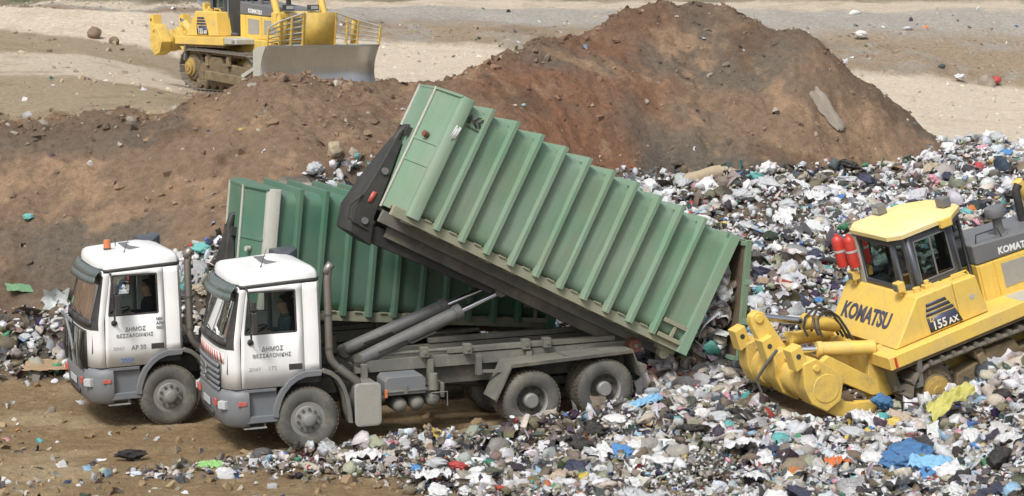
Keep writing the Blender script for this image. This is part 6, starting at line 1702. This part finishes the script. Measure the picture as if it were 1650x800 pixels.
KINDS = [  # name, colour name, colour, count, size range, shape, category
    ('plastic_bag', 'white', (.72, .73, .73), 84, (.15, .34), 'bag', 'bag'),
    ('plastic_bag', 'pale grey', (.50, .52, .54), 40, (.14, .32), 'bag', 'bag'),
    ('plastic_bag', 'black', (.018, .019, .022), 26, (.17, .36), 'bag', 'bag'),
    ('plastic_bag', 'navy blue', (.03, .04, .085), 16, (.16, .34), 'bag', 'bag'),
    ('plastic_bag', 'bright blue', (.07, .25, .55), 12, (.12, .26), 'bag', 'bag'),
    ('plastic_bag', 'turquoise', (.14, .45, .45), 10, (.13, .27), 'bag', 'bag'),
    ('plastic_bag', 'pink', (.62, .30, .36), 7, (.12, .25), 'bag', 'bag'),
    ('plastic_bag', 'red', (.50, .06, .06), 7, (.12, .22), 'bag', 'bag'),
    ('plastic_bag', 'green', (.07, .30, .15), 7, (.12, .22), 'bag', 'bag'),
    ('plastic_bag', 'yellow', (.66, .50, .12), 7, (.12, .24), 'bag', 'bag'),
    ('plastic_sheet', 'white', (.70, .71, .72), 30, (.20, .42), 'sheet', 'sheet'),
    ('cloth', 'dark', (.035, .035, .045), 16, (.18, .38), 'sheet', 'cloth'),
    ('cloth', 'beige', (.46, .38, .29), 12, (.18, .36), 'sheet', 'cloth'),
    ('cardboard', 'brown', (.30, .20, .12), 16, (.16, .32), 'card', 'cardboard'),
]
LAB = {'bag': 'crumpled %s bag %s', 'sheet': 'torn %s plastic sheet %s', 'cloth': 'rumpled %s cloth %s', 'cardboard': 'bent %s cardboard %s'}
card_mesh = []
for k in range(3):
    q = MB(); a = rng.uniform(.15, .5)
    q.add([(-1, -.6, 0), (0, -.6, a), (1, -.55, .05), (-1, .6, .02), (0, .62, a * .9), (1, .6, 0)], [(0, 1, 4, 3), (1, 2, 5, 4)])
    card_mesh.append(q)
taken = []
for nm, cn, colr, cnt, (s0, s1), shp, cat in KINDS:
    mt = 'film_%s_%s' % (cat, cn.replace(' ', '_'))
    film(mt, col=colr, rough=.38 if cat in ('bag', 'sheet') else .85, dirt=.40, bump=.55, bscale=16)
    if shp == 'bag': mesh = [np_mesh(nm, v, f, mt) for v, f in BAGV]
    elif shp == 'sheet': mesh = [np_mesh(nm, v, f, mt) for v, f in SHEETV]
    else: mesh = [q.data(nm, mt) for q in card_mesh]
    got = 0; tries = 0
    while got < cnt and tries < 4000:
        tries += 1
        if rng.uniform() < .42: xx, yy = sample(1, -.10, .26, 25.5, 34.5, rng)
        else: xx, yy = sample(1, -.265, .265, 36.5, 58, rng)
        if rng.uniform() > density(xx, yy)[0] * .95 or density(xx, yy)[0] < .35: continue
        px_, py_ = float(xx[0]), float(yy[0])
        sz = rng.uniform(s0, s1) * (1.0 if py_ > 36 else .85)
        zz = tz(px_, py_)
        if blocked(xx, yy, np.array([zz + .1]))[0] or any((px_ - a) ** 2 + (py_ - b_) ** 2 < (.55 * (sz + c_)) ** 2 for a, b_, c_ in taken): continue
        taken.append((px_, py_, sz))
        bh = float(np.interp(px_ / py_, KX, KD)); bm_ = math.exp(-((py_ - bh + .35) / .55) ** 2) * .12 if -.08 < px_ / py_ < .07 else 0
        ti_ = int(rng.integers(len(mesh))); o = bpy.data.objects.new(nm, mesh[ti_]); C.objects.link(o)
        o.location = (px_, py_, zz + .05 + bm_)
        o.rotation_euler = (rng.normal(0, .25) + .15, rng.normal(0, .25), rng.uniform(0, 6.28))
        o.scale = (sz * rng.uniform(.8, 1.2), sz * rng.uniform(.8, 1.2), sz * rng.uniform(.7, 1.1))
        if shp == 'card':
            md = o.modifiers.new('thickness', 'SOLIDIFY'); md.thickness = .03
        st_ = float(stage(xx, yy)[0][0]); u_ = px_ / py_
        if py_ < 34.6: zone = 'on the near waste beside the truck wheels' if u_ < .03 else ('on the near waste below the bulldozer ripper' if u_ < .14 else 'on the near waste below the bulldozer track')
        elif u_ < -.03: zone = 'on the garbage bank behind the trucks' if u_ > -.2 else 'at the foot of the bare slope'
        elif st_ > 5.55: zone = 'at the foot of the soil mound' if u_ < .2 else 'on the far crest of the heap beside the gravel'
        elif u_ > .185: zone = 'on the heap behind the bulldozer cab'
        elif st_ < 4.3: zone = 'on the heap just behind the container tailgate'
        else: zone = 'on the open heap between container and mound'
        big = sz / ((s0 + s1) / 2); sw_ = 'small ' if big < .82 else ('large ' if big > 1.15 else '')
        lab = LAB[cat] % (sw_ + cn, zone)
        if cat == 'bag' and ti_ % 2 == 0: lab = lab.replace('crumpled', 'knotted')
        if cat == 'sheet' and ti_ % 2 == 0: lab = lab.replace('torn', 'folded')
        tag(o, lab, cat, '%s %s%s %s %s' % (lab.split()[0], sw_, cn, {'bag': 'bags', 'sheet': 'sheets', 'cloth': 'cloths', 'cardboard': 'cardboard pieces'}[cat], zone))
        got += 1

def solo(name, label, cat, v, f, mat, loc, rot, scale, smooth=True, solid=0):
    me = np_mesh(name, v, f, mat, smooth)
    o = link(name, me, None, 0, False, solid)
    o.location = loc; o.rotation_euler = rot; o.scale = scale
    return tag(o, label, cat)
film('film_tarp', col=(.055, .17, .36), rough=.5, dirt=.3); film('film_sky', col=(.22, .47, .70), rough=.45, dirt=.25)
film('film_orange', col=(.66, .17, .05), rough=.6, dirt=.25); film('film_lime', col=(.28, .55, .18), rough=.4, dirt=.25); film('film_black', col=(.015, .015, .017), rough=.8, dirt=.2)
film('film_tan', col=(.42, .34, .23), rough=.85, dirt=.4); film('film_yellowgreen', col=(.55, .52, .14), rough=.45, dirt=.3); film('film_slab', col=(.29, .25, .205), rough=.9, dirt=.25)
film('film_rock', col=(.22, .16, .105), rough=.95, dirt=.4); film('film_teal2', col=(.16, .48, .44), rough=.4, dirt=.2); film('film_board', col=(.16, .33, .17), rough=.6, dirt=.3)
film('film_card', col=(.36, .25, .15), rough=.9, dirt=.3)
def at(px, py, d):
    """ground point seen d metres out along that direction"""
    xx = (px - 825) / FPX * d
    return xx, d, tz(xx, d)
def place(px, d, dz=.05): 
    xx, yy, zz = at(px, 0, d); return (xx, yy, zz + dz)
S = SHEETV
B = []
for k in range(6):
    q = crumple(ICO4[0], 200 + k, .24, 1.5, 4); q[:, 2] *= .6; q[:, 2] -= q[:, 2].min() * .8; B.append((q, ICO4[1]))
solo('tarpaulin', 'large crumpled dark blue tarpaulin heap in the garbage', 'tarpaulin', *B[1], 'film_tarp', place(1478, 29.6, .10), (.1, 0, .3), (.55, .42, .36))
solo('plastic_sheet', 'light blue plastic sheet lying beside the dark blue tarpaulin', 'sheet', *S[1], 'film_sky', place(1520, 29.2, .10), (.2, .1, .2), (.40, .26, .3))
solo('cloth', 'bright orange rag on the garbage near the blue tarpaulin', 'cloth', *S[2], 'film_orange', place(1362, 29.8, .12), (.1, 0, .6), (.20, .16, .15))
solo('cloth', 'black rag lying on the mud in front of the trucks', 'cloth', *B[3], 'film_black', place(197, 31.9, .03), (0, 0, .2), (.26, .14, .16))
solo('plastic_sheet', 'lime green plastic sheet on the mud below the trucks', 'sheet', *S[3], 'film_lime', place(328, 31.3, .04), (.1, 0, .1), (.20, .14, .15))
solo('plastic_bag', 'turquoise bag stuck on the bare soil slope', 'bag', *B[2], 'film_teal2', place(40, 44.1, .02), (.4, 0, .3), (.14, .12, .12))
solo('board', 'faded green board leaning at the foot of the soil slope', 'board', *S[4], 'film_board', place(22, 41.6, .10), (.5, .1, .4), (.26, .22, .06))
solo('cardboard', 'flattened brown cardboard sheet at the edge of the mud track', 'cardboard', *S[5], 'film_card', place(72, 38.6, .12), (.2, 0, .2), (.52, .40, .10))
solo('plastic_bag', 'turquoise bag on top of the garbage bank between the cabs', 'bag', *B[4], 'film_teal2', place(319, 41.3, .12), (.3, 0, .3), (.22, .20, .22))
solo('plastic_sheet', 'bright blue sheet caught beside the rear truck wheel', 'sheet', *S[0], 'film_sky', place(1046, 33.9, .22), (.3, -.2, .5), (.30, .16, .2))
solo('plastic_sheet', 'yellow green film crushed against the bulldozer sprocket', 'sheet', *S[2], 'film_yellowgreen', place(1546, 32.1, .35), (.4, -.5, .4), (.42, .20, .25))
solo('plastic_bag', 'dark blue bag crushed under the bulldozer ripper arm', 'bag', *B[5], 'film_tarp', place(1428, 33.0, .25), (.2, .3, .4), (.20, .16, .26))
cy_ = MB(); cy_.lathe([(.02, -.95), (.20, -.93), (.24, -.5), (.22, 0), (.25, .5), (.21, .93), (.02, .95)], (0, 0, 0), (1, 0, 0), 18)
ro_ = cy_.build('carpet_roll', 'film_tan'); ro_.location = place(1130, 51.0, .25); ro_.rotation_euler = (0, R(-14), R(12)); ro_.scale = (.62, .8, .8)
tag(ro_, 'beige carpet roll lying at the foot of the soil mound', 'carpet')
RV = crumple(ICO3[0], 71, .16, 1.0, 3)
for px_, d_, sc, lb in ((155, 77.5, .34, 'larger brown boulder below the pale sand bank'), (187, 76.5, .22, 'smaller brown boulder below the pale sand bank'),
                        (539, 44.7, .24, 'tan boulder on the garbage behind the darker container'), (1105, 57.6, .0, None)):
    if lb: solo('boulder', lb, 'boulder', RV, ICO3[1], 'film_rock' if px_ < 500 else 'film_tan', place(px_, d_, sc * .5), (.3, px_ * .1, px_ * .3), (sc, sc * .8, sc * .85))
gx, gf = sheet(77, .5, 17, .0)
gx = gx * (1 + .03 * rng.normal(0, 1, (len(gx), 1)))
c_, s_ = math.cos(R(-35)), math.sin(R(-35))
wx = (1332 - 825) / FPX * 55.4 + .50 * (gx[:, 0] * c_ - gx[:, 1] * s_); wy = 55.4 + .50 * (gx[:, 0] * s_ + gx[:, 1] * c_)
gx = np.stack([wx - wx.mean(), wy - wy.mean(), terrain(wx, wy) + .05], 1)
solo('stone_sheet', 'flat pale grey crust of hardened cement on the soil mound', 'cement', gx, gf, 'film_slab', (float(wx.mean()), float(wy.mean()), 0), (0, 0, 0), (1, 1, 1), True, .05)
for k, (px_, d_, sc, mt, lb) in enumerate(((1588, 91.5, .42, 'film_slab', 'rounded pale stone at the foot of the far embankment'), (1604, 92.2, .30, 'film_bag_red', 'red bag at the foot of the far embankment'),
        (1545, 91.3, .28, 'film_bag_white', 'white bag at the foot of the far embankment'), (1384, 97.5, .34, 'film_bag_white', 'white plastic bag high on the far embankment'))):
    vv, ff = (RV, ICO3[1]) if k == 0 else BAGV[k]
    solo('boulder' if k == 0 else 'plastic_bag', lb, 'boulder' if k == 0 else 'bag', vv, ff, mt, place(px_, d_, .1), (0, 0, k), (sc, sc, sc))
